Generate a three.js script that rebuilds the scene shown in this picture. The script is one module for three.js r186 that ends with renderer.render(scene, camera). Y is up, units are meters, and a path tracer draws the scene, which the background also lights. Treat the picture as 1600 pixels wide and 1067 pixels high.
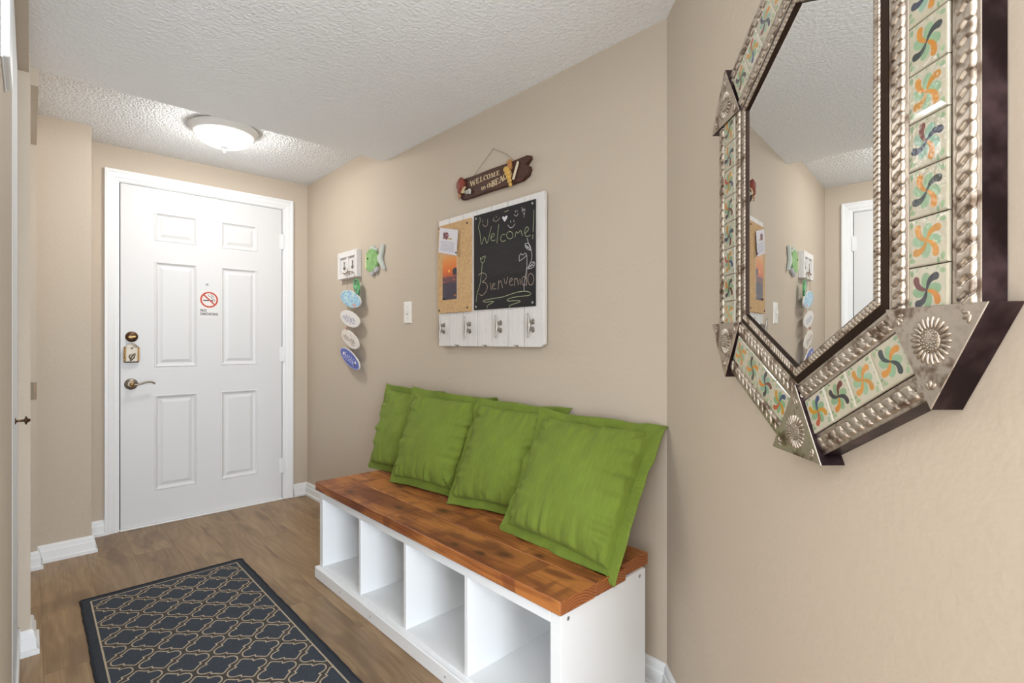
import * as THREE from 'three';
import { RectAreaLightUniformsLib } from 'three/addons/lights/RectAreaLightUniformsLib.js';
import { RoundedBoxGeometry } from 'three/addons/geometries/RoundedBoxGeometry.js';
import { mergeGeometries, mergeVertices } from 'three/addons/utils/BufferGeometryUtils.js';

// ---------------------------------------------------------------- camera, sky, lights, exposure
const scene = new THREE.Scene();
const YAW = 43.1 * Math.PI / 180;
const camera = new THREE.PerspectiveCamera(2 * Math.atan(533.5 / 804) * 180 / Math.PI, 1600 / 1067, 0.05, 60);
camera.position.set(0, 1.108, 0);
camera.lookAt(Math.sin(YAW), 1.108, -Math.cos(YAW));
camera.updateMatrixWorld();

const renderer = new THREE.WebGLRenderer({ antialias: true });
renderer.toneMapping = THREE.LinearToneMapping;
renderer.toneMappingExposure = 1.38;
renderer.shadowMap.enabled = true;
RectAreaLightUniformsLib.init();
scene.background = new THREE.Color().setRGB(0.62, 0.78, 1.0);

// daylight entering by two sliding glass doors of the living room, outside the frame: one beside and one behind the camera
const WINDOWS = [{ side: 'left', at: -3.4, a: -0.6, b: 1.8, y1: 2.1, nits: 2.6 }, { side: 'behind', at: 3.6, a: -1.9, b: 1.7, y1: 2.1, nits: 12.8 }];
for (const w of WINDOWS) {
  const l = new THREE.RectAreaLight(new THREE.Color().setRGB(0.86, 0.96, 1.08), w.nits, w.b - w.a, w.y1 - 0.1), y = (w.y1 + 0.1) / 2, m = (w.a + w.b) / 2;
  if (w.side === 'left') { l.position.set(w.at + 0.06, y, m); l.lookAt(w.at + 5, y, m); } else { l.position.set(m, y, w.at - 0.06); l.lookAt(m, y, w.at - 5); }
  scene.add(l);
}
const ENTRY_LAMP_DOWN = 1.3, ENTRY_LAMP_SIDE = 0.72, ROOM_LAMP_NITS = 9; // candela, candela, nits

// ---------------------------------------------------------------- helpers
const R = Math.PI / 180;
let seed = 12345;
const rnd = () => { seed = (seed * 1664525 + 1013904223) >>> 0; return seed / 4294967296; };
const used = new Set();
function numbered(n) { let m = n, k = 0; while (used.has(m)) m = n + '_' + String(++k).padStart(3, '0'); used.add(m); return m; }
const V = (x, y, z) => new THREE.Vector3(x, y, z);
const rgb = (r, g, b) => new THREE.Color().setRGB(r, g, b);
const srgb = (r, g, b) => new THREE.Color().setRGB(r / 255, g / 255, b / 255, THREE.SRGBColorSpace);

function mesh(name, geo, mat, parent) {
  const m = new THREE.Mesh(geo, mat);
  m.castShadow = m.receiveShadow = true;
  m.name = parent ? name : numbered(name);
  (parent || scene).add(m);
  return m;
}
function tag(o, label, category, group) { o.userData.label = label; if (category) o.userData.category = category; if (group) o.userData.group = group; return o; }
function struct(o, label) { o.userData.kind = 'structure'; if (label) o.userData.label = label; return o; }
function group(name, label, category, pos = [0, 0, 0], ry = 0, grp) {
  const o = new THREE.Group(); o.name = numbered(name); o.position.set(...pos); o.rotation.y = ry; scene.add(o);
  if (label) tag(o, label, category, grp);
  return o;
}
// flat-shaded polygon collector
class GB {
  constructor() { this.p = []; }
  tri(a, b, c) { this.p.push(...a, ...b, ...c); return this; }
  quad(a, b, c, d) { return this.tri(a, b, c).tri(a, c, d); }
  geo() {
    const g = new THREE.BufferGeometry();
    g.setAttribute('position', new THREE.Float32BufferAttribute(this.p, 3));
    g.computeVertexNormals();
    return metricUV(g);
  }
}
// uv in metres by the way a face points
function metricUV(g, ou = 0, ov = 0, along = 'xy') {
  if (g.index) g = g.toNonIndexed();
  const p = g.attributes.position, n = p.count, uv = new Float32Array(n * 2);
  for (let i = 0; i < n; i += 3) {
    const a = V().fromBufferAttribute(p, i), b = V().fromBufferAttribute(p, i + 1), c = V().fromBufferAttribute(p, i + 2);
    const nn = b.clone().sub(a).cross(c.clone().sub(a));
    const ax = Math.abs(nn.x), ay = Math.abs(nn.y), az = Math.abs(nn.z);
    [a, b, c].forEach((q, k) => {
      let u, v;
      if (along === 'z') { u = ax >= ay && ax >= az ? q.y : az > ax && az > ay ? q.x : q.x; v = az > ax && az > ay ? q.y : q.z; }
      else if (ay >= ax && ay >= az) { u = q.x; v = q.z; } else if (ax >= az) { u = q.z; v = q.y; } else { u = q.x; v = q.y; }
      uv[(i + k) * 2] = u + ou; uv[(i + k) * 2 + 1] = v + ov;
    });
  }
  g.setAttribute('uv', new THREE.BufferAttribute(uv, 2));
  return g;
}
// box with chamfered edges, 44 triangles, between two corners
function cbox(x0, y0, z0, x1, y1, z1, c = 0.002) {
  const b = new GB(), S = [[x0, x1], [y0, y1], [z0, z1]];
  const pt = (sx, sy, sz, axis) => { // corner sign, face axis: inset on the two other axes
    const s = [sx, sy, sz], o = [];
    for (let k = 0; k < 3; k++) o.push(S[k][s[k]] + (k === axis ? 0 : (s[k] ? -c : c)));
    return o;
  };
  const put = (poly, out) => { // orient outwards
    const a = V(...poly[0]), n = V(...poly[1]).sub(a).cross(V(...poly[2]).sub(a));
    if (n.dot(V(...out)) < 0) poly.reverse();
    if (poly.length === 4) b.quad(...poly); else b.tri(...poly);
  };
  for (let k = 0; k < 3; k++) for (const s of [0, 1]) {
    const q = [[0, 0], [1, 0], [1, 1], [0, 1]].map(([i, j]) => { const t = []; t[k] = s; t[(k + 1) % 3] = i; t[(k + 2) % 3] = j; return pt(...t, k); });
    const o = [0, 0, 0]; o[k] = s ? 1 : -1; put(q, o);
  }
  for (let k = 0; k < 3; k++) for (const i of [0, 1]) for (const j of [0, 1]) { // edges along axis k
    const A = (k + 1) % 3, B = (k + 2) % 3, t0 = [], t1 = [];
    t0[k] = 0; t1[k] = 1; t0[A] = t1[A] = i; t0[B] = t1[B] = j;
    const o = [0, 0, 0]; o[A] = i ? 1 : -1; o[B] = j ? 1 : -1;
    put([pt(...t0, A), pt(...t1, A), pt(...t1, B), pt(...t0, B)], o);
  }
  for (const i of [0, 1]) for (const j of [0, 1]) for (const k of [0, 1]) put([pt(i, j, k, 0), pt(i, j, k, 1), pt(i, j, k, 2)], [i ? 1 : -1, j ? 1 : -1, k ? 1 : -1]);
  return b.geo();
}
const box = (x0, y0, z0, x1, y1, z1) => metricUV(new THREE.BoxGeometry(x1 - x0, y1 - y0, z1 - z0).translate((x0 + x1) / 2, (y0 + y1) / 2, (z0 + z1) / 2));
// skin between two closed polygons of the same count, with end caps (convex profiles)
function loft2(A, B) {
  const g = new GB(), n = A.length;
  for (let i = 0; i < n; i++) { const j = (i + 1) % n; g.quad(A[i], A[j], B[j], B[i]); }
  for (let i = 1; i < n - 1; i++) { g.tri(A[0], A[i + 1], A[i]); g.tri(B[0], B[i], B[i + 1]); }
  return g.geo();
}
// nested rectangles: [x0, y0, x1, y1, z] from outside in, last one capped; faces +z
function nested(rings) {
  const g = new GB(), c = r => [[r[0], r[1], r[4]], [r[2], r[1], r[4]], [r[2], r[3], r[4]], [r[0], r[3], r[4]]];
  for (let k = 0; k + 1 < rings.length; k++) { const a = c(rings[k]), b = c(rings[k + 1]); for (let i = 0; i < 4; i++) { const j = (i + 1) % 4; g.quad(a[i], a[j], b[j], b[i]); } }
  g.quad(...c(rings[rings.length - 1]));
  return g.geo();
}
function grid(nu, nv, f, closedU = false) {
  const pos = [], uv = [], idx = [];
  for (let j = 0; j <= nv; j++) for (let i = 0; i <= nu; i++) { const p = f(i / nu, j / nv); pos.push(p[0], p[1], p[2]); uv.push(p[3] ?? i / nu, p[4] ?? j / nv); }
  for (let j = 0; j < nv; j++) for (let i = 0; i < nu; i++) { const a = j * (nu + 1) + i, b = a + 1, c = a + nu + 1, d = c + 1; idx.push(a, b, d, a, d, c); }
  const g = new THREE.BufferGeometry();
  g.setAttribute('position', new THREE.Float32BufferAttribute(pos, 3)); g.setAttribute('uv', new THREE.Float32BufferAttribute(uv, 2)); g.setIndex(idx); g.computeVertexNormals();
  return g;
}
function tube(pts, r, seg = 32, rad = 8, closed = false) { return new THREE.TubeGeometry(new THREE.CatmullRomCurve3(pts.map(p => V(...p)), closed), seg, r, rad, closed); }
const lathe = (pts, seg = 48) => new THREE.LatheGeometry(pts.map(p => new THREE.Vector2(...p)), seg);
const ball = (x, y, z, sx, sy, sz, w = 16, h = 10) => new THREE.SphereGeometry(1, w, h).scale(sx, sy, sz).translate(x, y, z);
const join = gs => mergeGeometries(gs.map(g => { g = g.index ? g.toNonIndexed() : g; if (!g.attributes.normal) g.computeVertexNormals(); for (const k of Object.keys(g.attributes)) if (!['position', 'normal', 'uv'].includes(k)) g.deleteAttribute(k); return g; }));

// noise
const PERM = new Uint16Array(1024); { const p = [...Array(512).keys()]; for (let i = 511; i > 0; i--) { const j = Math.floor(rnd() * (i + 1)); [p[i], p[j]] = [p[j], p[i]]; } for (let i = 0; i < 1024; i++) PERM[i] = p[i & 511]; }
function vn(x, y, px = 0, py = 0) { // value noise, period px, py if set
  let xi = Math.floor(x), yi = Math.floor(y); const fx = x - xi, fy = y - yi;
  const h = (a, b) => { if (px) a = ((a % px) + px) % px; if (py) b = ((b % py) + py) % py; return PERM[(PERM[a & 511] + b) & 511] / 511; };
  const u = fx * fx * (3 - 2 * fx), v = fy * fy * (3 - 2 * fy);
  const a = h(xi, yi), b = h(xi + 1, yi), c = h(xi, yi + 1), d = h(xi + 1, yi + 1);
  return a + (b - a) * u + (c - a) * v + (a - b - c + d) * u * v;
}
function fbm(x, y, o = 4, px = 0, py = 0) { let s = 0, a = 0.5, t = 0; for (let k = 0; k < o; k++) { s += a * vn(x, y, px, py); t += a; a *= 0.5; x *= 2; y *= 2; px *= 2; py *= 2; } return s / t; }
function dataTex(w, h, f, color = false) {
  const d = new Uint8Array(w * h * 4);
  for (let y = 0; y < h; y++) for (let x = 0; x < w; x++) { const c = f(x / w, y / h, x, y), k = (y * w + x) * 4; if (typeof c === 'number') { d[k] = d[k + 1] = d[k + 2] = Math.max(0, Math.min(255, c * 255)); } else { d[k] = Math.max(0, Math.min(255, c[0])); d[k + 1] = Math.max(0, Math.min(255, c[1])); d[k + 2] = Math.max(0, Math.min(255, c[2])); } d[k + 3] = 255; }
  const t = new THREE.DataTexture(d, w, h, THREE.RGBAFormat); t.wrapS = t.wrapT = THREE.RepeatWrapping; t.magFilter = THREE.LinearFilter; t.minFilter = THREE.LinearMipmapLinearFilter; t.generateMipmaps = true; if (color) t.colorSpace = THREE.SRGBColorSpace; t.needsUpdate = true;
  return t;
}
function canvasTex(w, h, draw) { const c = document.createElement('canvas'); c.width = w; c.height = h; const x = c.getContext('2d'); draw(x, w, h); const t = new THREE.CanvasTexture(c); t.colorSpace = THREE.SRGBColorSpace; t.anisotropy = 8; t.wrapS = t.wrapT = THREE.ClampToEdgeWrapping; return t; }
const scaled = (t, mx, my = mx) => { t.repeat.set(1 / mx, 1 / my); return t; };
const mix = (a, b, t) => a.map((v, i) => v + (b[i] - v) * t);
const clamp01 = v => Math.max(0, Math.min(1, v));

// ---------------------------------------------------------------- materials
const wallBump = scaled(dataTex(512, 512, (u, v) => { const a = fbm(u * 60, v * 60, 3, 60, 60), b = vn(u * 24, v * 24, 24, 24); return clamp01((a - 0.3) * 1.3) * 0.75 + b * 0.25; }), 0.55);
const stamped = (count, r0, r1, a0) => { // rounded blobs of spray texture
  const n = 1024, h = new Float32Array(n * n);
  for (let k = 0; k < count; k++) {
    const cx = rnd() * n, cy = rnd() * n, r = r0 + rnd() * (r1 - r0), a = a0 + rnd() * (1 - a0), R1 = Math.ceil(r), el = 0.7 + 0.6 * rnd();
    for (let j = -R1; j <= R1; j++) for (let i = -R1; i <= R1; i++) { const d = (i * i * el + j * j / el) / (r * r); if (d < 1) { const q = (((cy + j) & (n - 1)) * n) + ((cx + i) & (n - 1)); h[q] = Math.max(h[q], a * Math.sqrt(1 - d)); } }
  }
  return dataTex(n, n, (u, v, x, y) => h[y * n + x]);
};
const ceilingBump = scaled(stamped(9000, 4, 8, 0.3), 1.0);
const popcornBump = scaled(stamped(15000, 3, 7.5, 0.45), 1.0);
const M = {};
M.wall = new THREE.MeshStandardMaterial({ color: rgb(0.53, 0.438, 0.338), roughness: 0.75, bumpMap: wallBump, bumpScale: 0.0006 });
M.ceiling = new THREE.MeshStandardMaterial({ color: rgb(0.87, 0.87, 0.865), roughness: 0.95, bumpMap: ceilingBump, bumpScale: 0.0013 });
M.popcorn = new THREE.MeshStandardMaterial({ color: rgb(0.87, 0.87, 0.865), roughness: 0.95, bumpMap: popcornBump, bumpScale: 0.005 });
M.trim = new THREE.MeshStandardMaterial({ color: rgb(0.80, 0.79, 0.77), roughness: 0.38 });
M.door = new THREE.MeshStandardMaterial({ color: rgb(0.70, 0.685, 0.665), roughness: 0.42 });
M.closet = new THREE.MeshStandardMaterial({ color: rgb(0.74, 0.745, 0.75), roughness: 0.6 });
M.dark = new THREE.MeshStandardMaterial({ color: rgb(0.02, 0.02, 0.02), roughness: 0.8 });
M.laminate = new THREE.MeshStandardMaterial({ color: rgb(0.83, 0.83, 0.82), roughness: 0.4, bumpMap: scaled(dataTex(256, 256, (u, v) => fbm(u * 8, v * 40, 3, 8, 40)), 0.6), bumpScale: 0.0004 });
M.nickel = new THREE.MeshStandardMaterial({ color: rgb(0.30, 0.255, 0.20), roughness: 0.42, metalness: 1 });
M.bronze = new THREE.MeshStandardMaterial({ color: rgb(0.12, 0.07, 0.04), roughness: 0.35, metalness: 0.9 });
M.brass = new THREE.MeshStandardMaterial({ color: rgb(0.45, 0.27, 0.11), roughness: 0.3, metalness: 1 });
M.screw = new THREE.MeshStandardMaterial({ color: rgb(0.42, 0.43, 0.44), roughness: 0.4, metalness: 0.8 });
M.plastic = new THREE.MeshStandardMaterial({ color: rgb(0.79, 0.75, 0.68), roughness: 0.35 });

// ---------------------------------------------------------------- the shell
const XR = 1.472, ZD = -3.755, CZ = -0.855, ANG = 42.5 * R, TX = -Math.sin(ANG), TZ = Math.cos(ANG), NX = -Math.cos(ANG), NZ = -Math.sin(ANG); // angled wall: tangent and room-side normal
const H_NEAR = 2.133, H_FAR = 2.243, Z_DROP = -2.641, H_ROOM = 2.44;
const mirrorEnd = [XR + TX * 1.24, CZ + TZ * 1.24];
// floor: subfloor with single vinyl planks over the hall
const floorTex = dataTex(1024, 2048, (u, v) => {
  const x = u * 0.72, z = v * 2.44, pl = Math.floor(u * 4) + 4 * Math.floor(v * 2), lx = x - Math.floor(u * 4) * 0.18 - 0.09, lz = z - Math.floor(v * 2) * 1.22;
  const o = pl * 17.3, warp = (fbm(lx * 7 + o, lz * 2.2 + o, 3) - 0.5);
  const rings = 0.5 + 0.5 * Math.sin((lx + 0.02 * Math.sin(lz * 3 + o)) * 150 + warp * 34 + Math.abs(lx) * Math.cos(lz * 4.5 + o) * 30);
  const fibre = vn(x * 420, z * 16 + o) * 0.55 + vn(x * 190, z * 7 + o) * 0.45;
  const cloud = fbm(lx * 9 + o * 3, lz * 2.0 + o, 3), dark = clamp01((fbm(lx * 16 + o * 2, lz * 4 + o * 5, 3) - 0.56) * 5);
  let t = clamp01(0.34 + 0.22 * rings + 0.55 * (fibre - 0.5) + 0.75 * (cloud - 0.5));
  let c = mix([167, 139, 103], [127, 99, 69], t);
  c = mix(c, [104, 80, 55], dark * 0.55);
  const tone = 0.955 + 0.09 * ((pl * 0.37) % 1);
  return [c[0] * tone, c[1] * tone, c[2] * tone];
}, true);
scaled(floorTex, 0.72, 2.44);
const floorBump = scaled(dataTex(512, 512, (u, v) => vn(u * 220, v * 9, 220, 9) * 0.6 + vn(u * 90, v * 4, 90, 4) * 0.4), 0.36, 1.22);
M.floor = new THREE.MeshStandardMaterial({ map: floorTex, roughness: 0.42, bumpMap: floorBump, bumpScale: 0.0003 });
const floor = group('floor'); struct(floor, 'grey-brown oak-look vinyl plank floor');
mesh('subfloor', box(-3.5, -0.12, -3.95, 3.0, -0.006, 3.7), M.dark, floor);
{
  const W = 0.18, L = 1.22;
  for (let i = 0; i < 9; i++) {
    const x0 = -0.148 + i * W, off = [0.35, 0.95, 0.1, 0.7, 0.2, 0.85, 0.5, 0.05, 0.6][i];
    for (let k = -1; k < 4; k++) {
      let z0 = -3.80 - off + k * L + 0.001, z1 = z0 + L - 0.001; if (z1 < -3.8) continue; z0 = Math.max(z0, -3.80); if (z0 > 0.9) continue; z1 = Math.min(z1, 0.9);
      if (z1 - z0 < 0.01) continue;
      const p = (i * 3 + (k + 1) * 5) % 8, g = cbox(x0 + 0.0002, -0.006, z0, x0 + W - 0.0002, 0, z1, 0.0004);
      const uv = g.attributes.uv, po = g.attributes.position, nn = g.attributes.normal;
      for (let q = 0; q < uv.count; q++) uv.setXY(q, (p % 4) * W + 0.002 + Math.min(0.176, Math.max(0, po.getX(q) - x0)), Math.floor(p / 4) * L + 0.004 + (po.getZ(q) + 3.80 + off - k * L) * 0.992);
      mesh('plank', g, M.floor, floor);
    }
  }
  const s1 = box(-3.5, -0.006, -3.95, -0.149, 0, 3.7), s2 = box(1.473, -0.006, -3.95, 3.0, 0, 3.7), s3 = box(-0.149, -0.006, 0.901, 1.473, 0, 3.7);
  mesh('floor_tiling', join([s1, s2, s3]), new THREE.MeshStandardMaterial({ color: rgb(0.66, 0.64, 0.61), roughness: 0.4 }), floor).userData.label = 'pale tiling of the rooms behind the hall';
}
// walls
const wall = (name, geo, label) => struct(mesh(name, geo, M.wall), label);
wall('wall_right', box(XR, 0, -3.90, XR + 0.12, 2.5, CZ + 0.03), 'beige wall behind the bench');
{ // angled wall that carries the mirror
  const a = [XR, CZ], b = mirrorEnd, o = [-NX * 0.12, -NZ * 0.12];
  const poly = y => [[a[0], y, a[1]], [b[0], y, b[1]], [b[0] + o[0], y, b[1] + o[1]], [a[0] + o[0], y, a[1] + o[1]]];
  wall('wall_angled', metricUVAngled(loft2(poly(0), poly(2.5))), 'beige angled wall that carries the tiled mirror');
}
function metricUVAngled(g) { const p = g.attributes.position, uv = g.attributes.uv; for (let i = 0; i < p.count; i++) uv.setXY(i, p.getX(i) * TX + p.getZ(i) * TZ, p.getY(i)); return g; }
const DX0 = 0.378, DX1 = 1.297, DH = 2.036;
wall('wall_back', join([box(0.115, 0, ZD - 0.12, DX0 - 0.02, 2.5, ZD), box(DX1 + 0.02, 0, ZD - 0.12, XR + 0.12, 2.5, ZD), box(DX0 - 0.02, DH + 0.02, ZD - 0.12, DX1 + 0.02, 2.5, ZD)]), 'beige wall around the front door');
wall('wall_jog', box(-0.13, 0, ZD - 0.12, 0.235, 2.5, -3.492), 'beige wall return beside the front door');
const JAMB = 0.022;
// left side: stub between the two doorways, headers, near piece, far jamb
wall('wall_left', join([
  box(-0.13, 0, -3.492, JAMB, 2.5, -3.415),                          // far jamb
  box(-0.13, 2.066, -3.415, JAMB, 2.5, -2.63),                       // header of the far doorway
  box(-0.13, 0, -2.63, 0, 2.5, -2.505),                              // stub between the doorways
  box(-0.13, 2.062, -2.505, -0.004, 2.5, -1.81),                     // header over the closet
  box(-0.13, 0, -1.81, -0.034, 2.5, -0.92)]), 'beige wall with a closet door and a doorway');
wall('wall_kitchen', box(-3.52, 0, -1.24, -0.13, 2.5, -1.12));
wall('wall_living', box(mirrorEnd[0] + 0.08, 0, mirrorEnd[1] - 0.02, 3.0, 2.5, mirrorEnd[1] + 0.10));
wall('wall_end', box(2.9, 0, mirrorEnd[1] + 0.1, 3.02, 2.5, 3.7));
const WL = WINDOWS[0], WB = WINDOWS[1];
wall('wall_behind', join([box(-3.52, 0, 3.6, WB.a, 2.5, 3.72), box(WB.b, 0, 3.6, 3.02, 2.5, 3.72), box(WB.a, WB.y1, 3.6, WB.b, 2.5, 3.72)]));
wall('wall_window', join([box(-3.52, 0, -1.12, -3.4, 2.5, WL.a), box(-3.52, 0, WL.b, -3.4, 2.5, 3.6), box(-3.52, WL.y1, WL.a, -3.4, 2.5, WL.b)]));
// closet back of the far doorway (door leaf standing closed inside)
const dw = struct(mesh('door_3', cbox(-0.10, 0.005, -3.415, -0.065, 2.064, -2.63, 0.003), M.closet), 'closed door inside the far doorway');
// ceilings
struct(mesh('ceiling', box(-0.13, H_NEAR, Z_DROP, 1.60, H_NEAR + 0.14, -0.42), M.ceiling), 'lower textured ceiling of the hall');
struct(mesh('ceiling', box(-0.13, H_FAR, -3.95, 1.60, H_FAR + 0.14, Z_DROP + 0.002), M.popcorn), 'popcorn ceiling with the light fixture over the entry');
struct(mesh('ceiling', box(-3.52, H_ROOM, -1.25, 3.02, H_ROOM + 0.12, 3.72), M.ceiling));

// sliding glass doors of the living room
M.glass = new THREE.MeshPhysicalMaterial({ color: 0xffffff, transmission: 1, thickness: 0, roughness: 0.02, ior: 1.5 });
WINDOWS.forEach((wd, k) => {
  const w = group('window_' + (k + 1)); struct(w);
  const { a: w0, b: w1, y1 } = wd, wm = (w0 + w1) / 2;
  for (const [a, b] of [[w0, wm + 0.03], [wm - 0.03, w1]]) { // leaves, in a plane x = 0 with z along
    const fr = mesh('window_frame', join([cbox(-0.025, 0, a, 0.025, y1, a + 0.06), cbox(-0.025, 0, b - 0.06, 0.025, y1, b), cbox(-0.025, y1 - 0.06, a + 0.06, 0.025, y1, b - 0.06), cbox(-0.025, 0, a + 0.06, 0.025, 0.1, b - 0.06)]), M.trim, w);
    mesh('pane', box(-0.002, 0.1, a + 0.06, 0.002, y1 - 0.06, b - 0.06), M.glass, w);
  }
  if (wd.side === 'left') w.position.x = wd.at - 0.055; else { w.position.z = wd.at + 0.055; w.rotation.y = Math.PI / 2; }
});

// baseboards (profile: depth off the wall, height)
const BB = [[0, 0], [0.024, 0], [0.024, 0.016], [0.016, 0.020], [0.015, 0.056], [0.011, 0.061], [0.010, 0.078], [0.004, 0.087], [0, 0.087]];
// along a wall from a to b ([x, z]); n = room-side normal; m0, m1 = mitre shift per unit of depth at each end
function baseboard(name, a, b, n, m0 = 0, m1 = 0, sc = 1) {
  const d = [b[0] - a[0], b[1] - a[1]], l = Math.hypot(...d), t = [d[0] / l, d[1] / l];
  const at = (p, q, m) => [q[0] + n[0] * p[0] * sc + t[0] * m * p[0] * sc, p[1], q[1] + n[1] * p[0] * sc + t[1] * m * p[0] * sc];
  const A = BB.map(p => at(p, a, m0)), B = BB.map(p => at(p, b, -m1));
  let g = loft2(A, B);
  const p = g.attributes.position; // check orientation by signed volume
  let vol = 0; for (let i = 0; i < p.count; i += 3) vol += V().fromBufferAttribute(p, i).dot(V().fromBufferAttribute(p, i + 1).cross(V().fromBufferAttribute(p, i + 2)));
  if (vol < 0) g = loft2(A.slice().reverse(), B.slice().reverse());
  return struct(mesh(name, g, M.trim));
}
const T8 = Math.tan(ANG / 2);
baseboard('baseboard_right', [XR, ZD], [XR, CZ], [-1, 0], 1, T8);
baseboard('baseboard_angled', [XR, CZ], mirrorEnd, [NX, NZ], T8, 0);
baseboard('baseboard_back', [1.370, ZD], [XR, ZD], [0, 1], 0, 1);
baseboard('baseboard_back', [0.235, ZD], [0.312, ZD], [0, 1], 1, 0);
baseboard('baseboard_jog', [0.235, ZD], [0.235, -3.492], [1, 0], 1, -1);
baseboard('baseboard_jog', [JAMB, -3.492], [0.235, -3.492], [0, 1], 1, -1);
baseboard('baseboard_left', [JAMB, -3.492], [JAMB, -3.415], [1, 0], 1, -1);
baseboard('baseboard_left', [-0.06, -3.415], [JAMB, -3.415], [0, 1], 0, -1);
baseboard('baseboard_left', [0, -2.63], [0, -2.505], [1, 0], -1, -1);
baseboard('baseboard_left', [-0.031, -2.505], [0, -2.505], [0, 1], 0, -1);

// ---------------------------------------------------------------- closet door seen edge-on at the left
{
  const d = group('door_2'); struct(d, 'white closet door seen almost edge-on');
  mesh('door_leaf', cbox(-0.075, 0.012, -2.503, -0.0332, 2.06, -1.812, 0.001), M.closet, d);
  mesh('bottom_rail', cbox(-0.0332, 0.012, -2.50, -0.026, 0.105, -1.815, 0.003), M.trim, d);
  const k = mesh('knob', lathe([[0, 0], [0.010, 0], [0.010, 0.002], [0.0035, 0.004], [0.0035, 0.020], [0.012, 0.022], [0.013, 0.025], [0.006, 0.028], [0.004, 0.033], [0, 0.034]], 20), M.bronze, d);
  k.rotation.z = -Math.PI / 2; k.position.set(-0.0335, 0.874, -2.10); k.userData.label = 'small dark bronze knob';
}
{ // strike plate on the far doorway's jamb
  const s = tag(group('strike_plate', null, null, [0.0105, 0.868, -3.415]), 'small dull metal strike plate on the jamb of the far doorway', 'strike plate');
  mesh('plate', cbox(-0.0135, -0.042, 0, 0.0110, 0.042, 0.0022, 0.0008), M.strike = new THREE.MeshStandardMaterial({ color: rgb(0.20, 0.145, 0.09), roughness: 0.5, metalness: 0.3 }), s);
  mesh('latch_hole', cbox(0.003, -0.036, 0.0015, 0.007, 0.036, 0.0028, 0.0003), M.bronze, s);
}
{ // white box high on the left wall
  const g = group('wall_chime_box', 'white plastic box mounted high on the beige wall beside the closet door', 'wall box', [-0.034, 1.632, -1.20]);
  const white = new THREE.MeshStandardMaterial({ color: rgb(0.76, 0.77, 0.77), roughness: 0.4 });
  mesh('cover', metricUV(new RoundedBoxGeometry(0.011, 0.158, 0.15, 3, 0.004).translate(0.0055, 0, 0)), white, g);
  mesh('rim', cbox(0, -0.083, -0.079, 0.003, 0.083, 0.079, 0.001), white, g);
}

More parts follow.
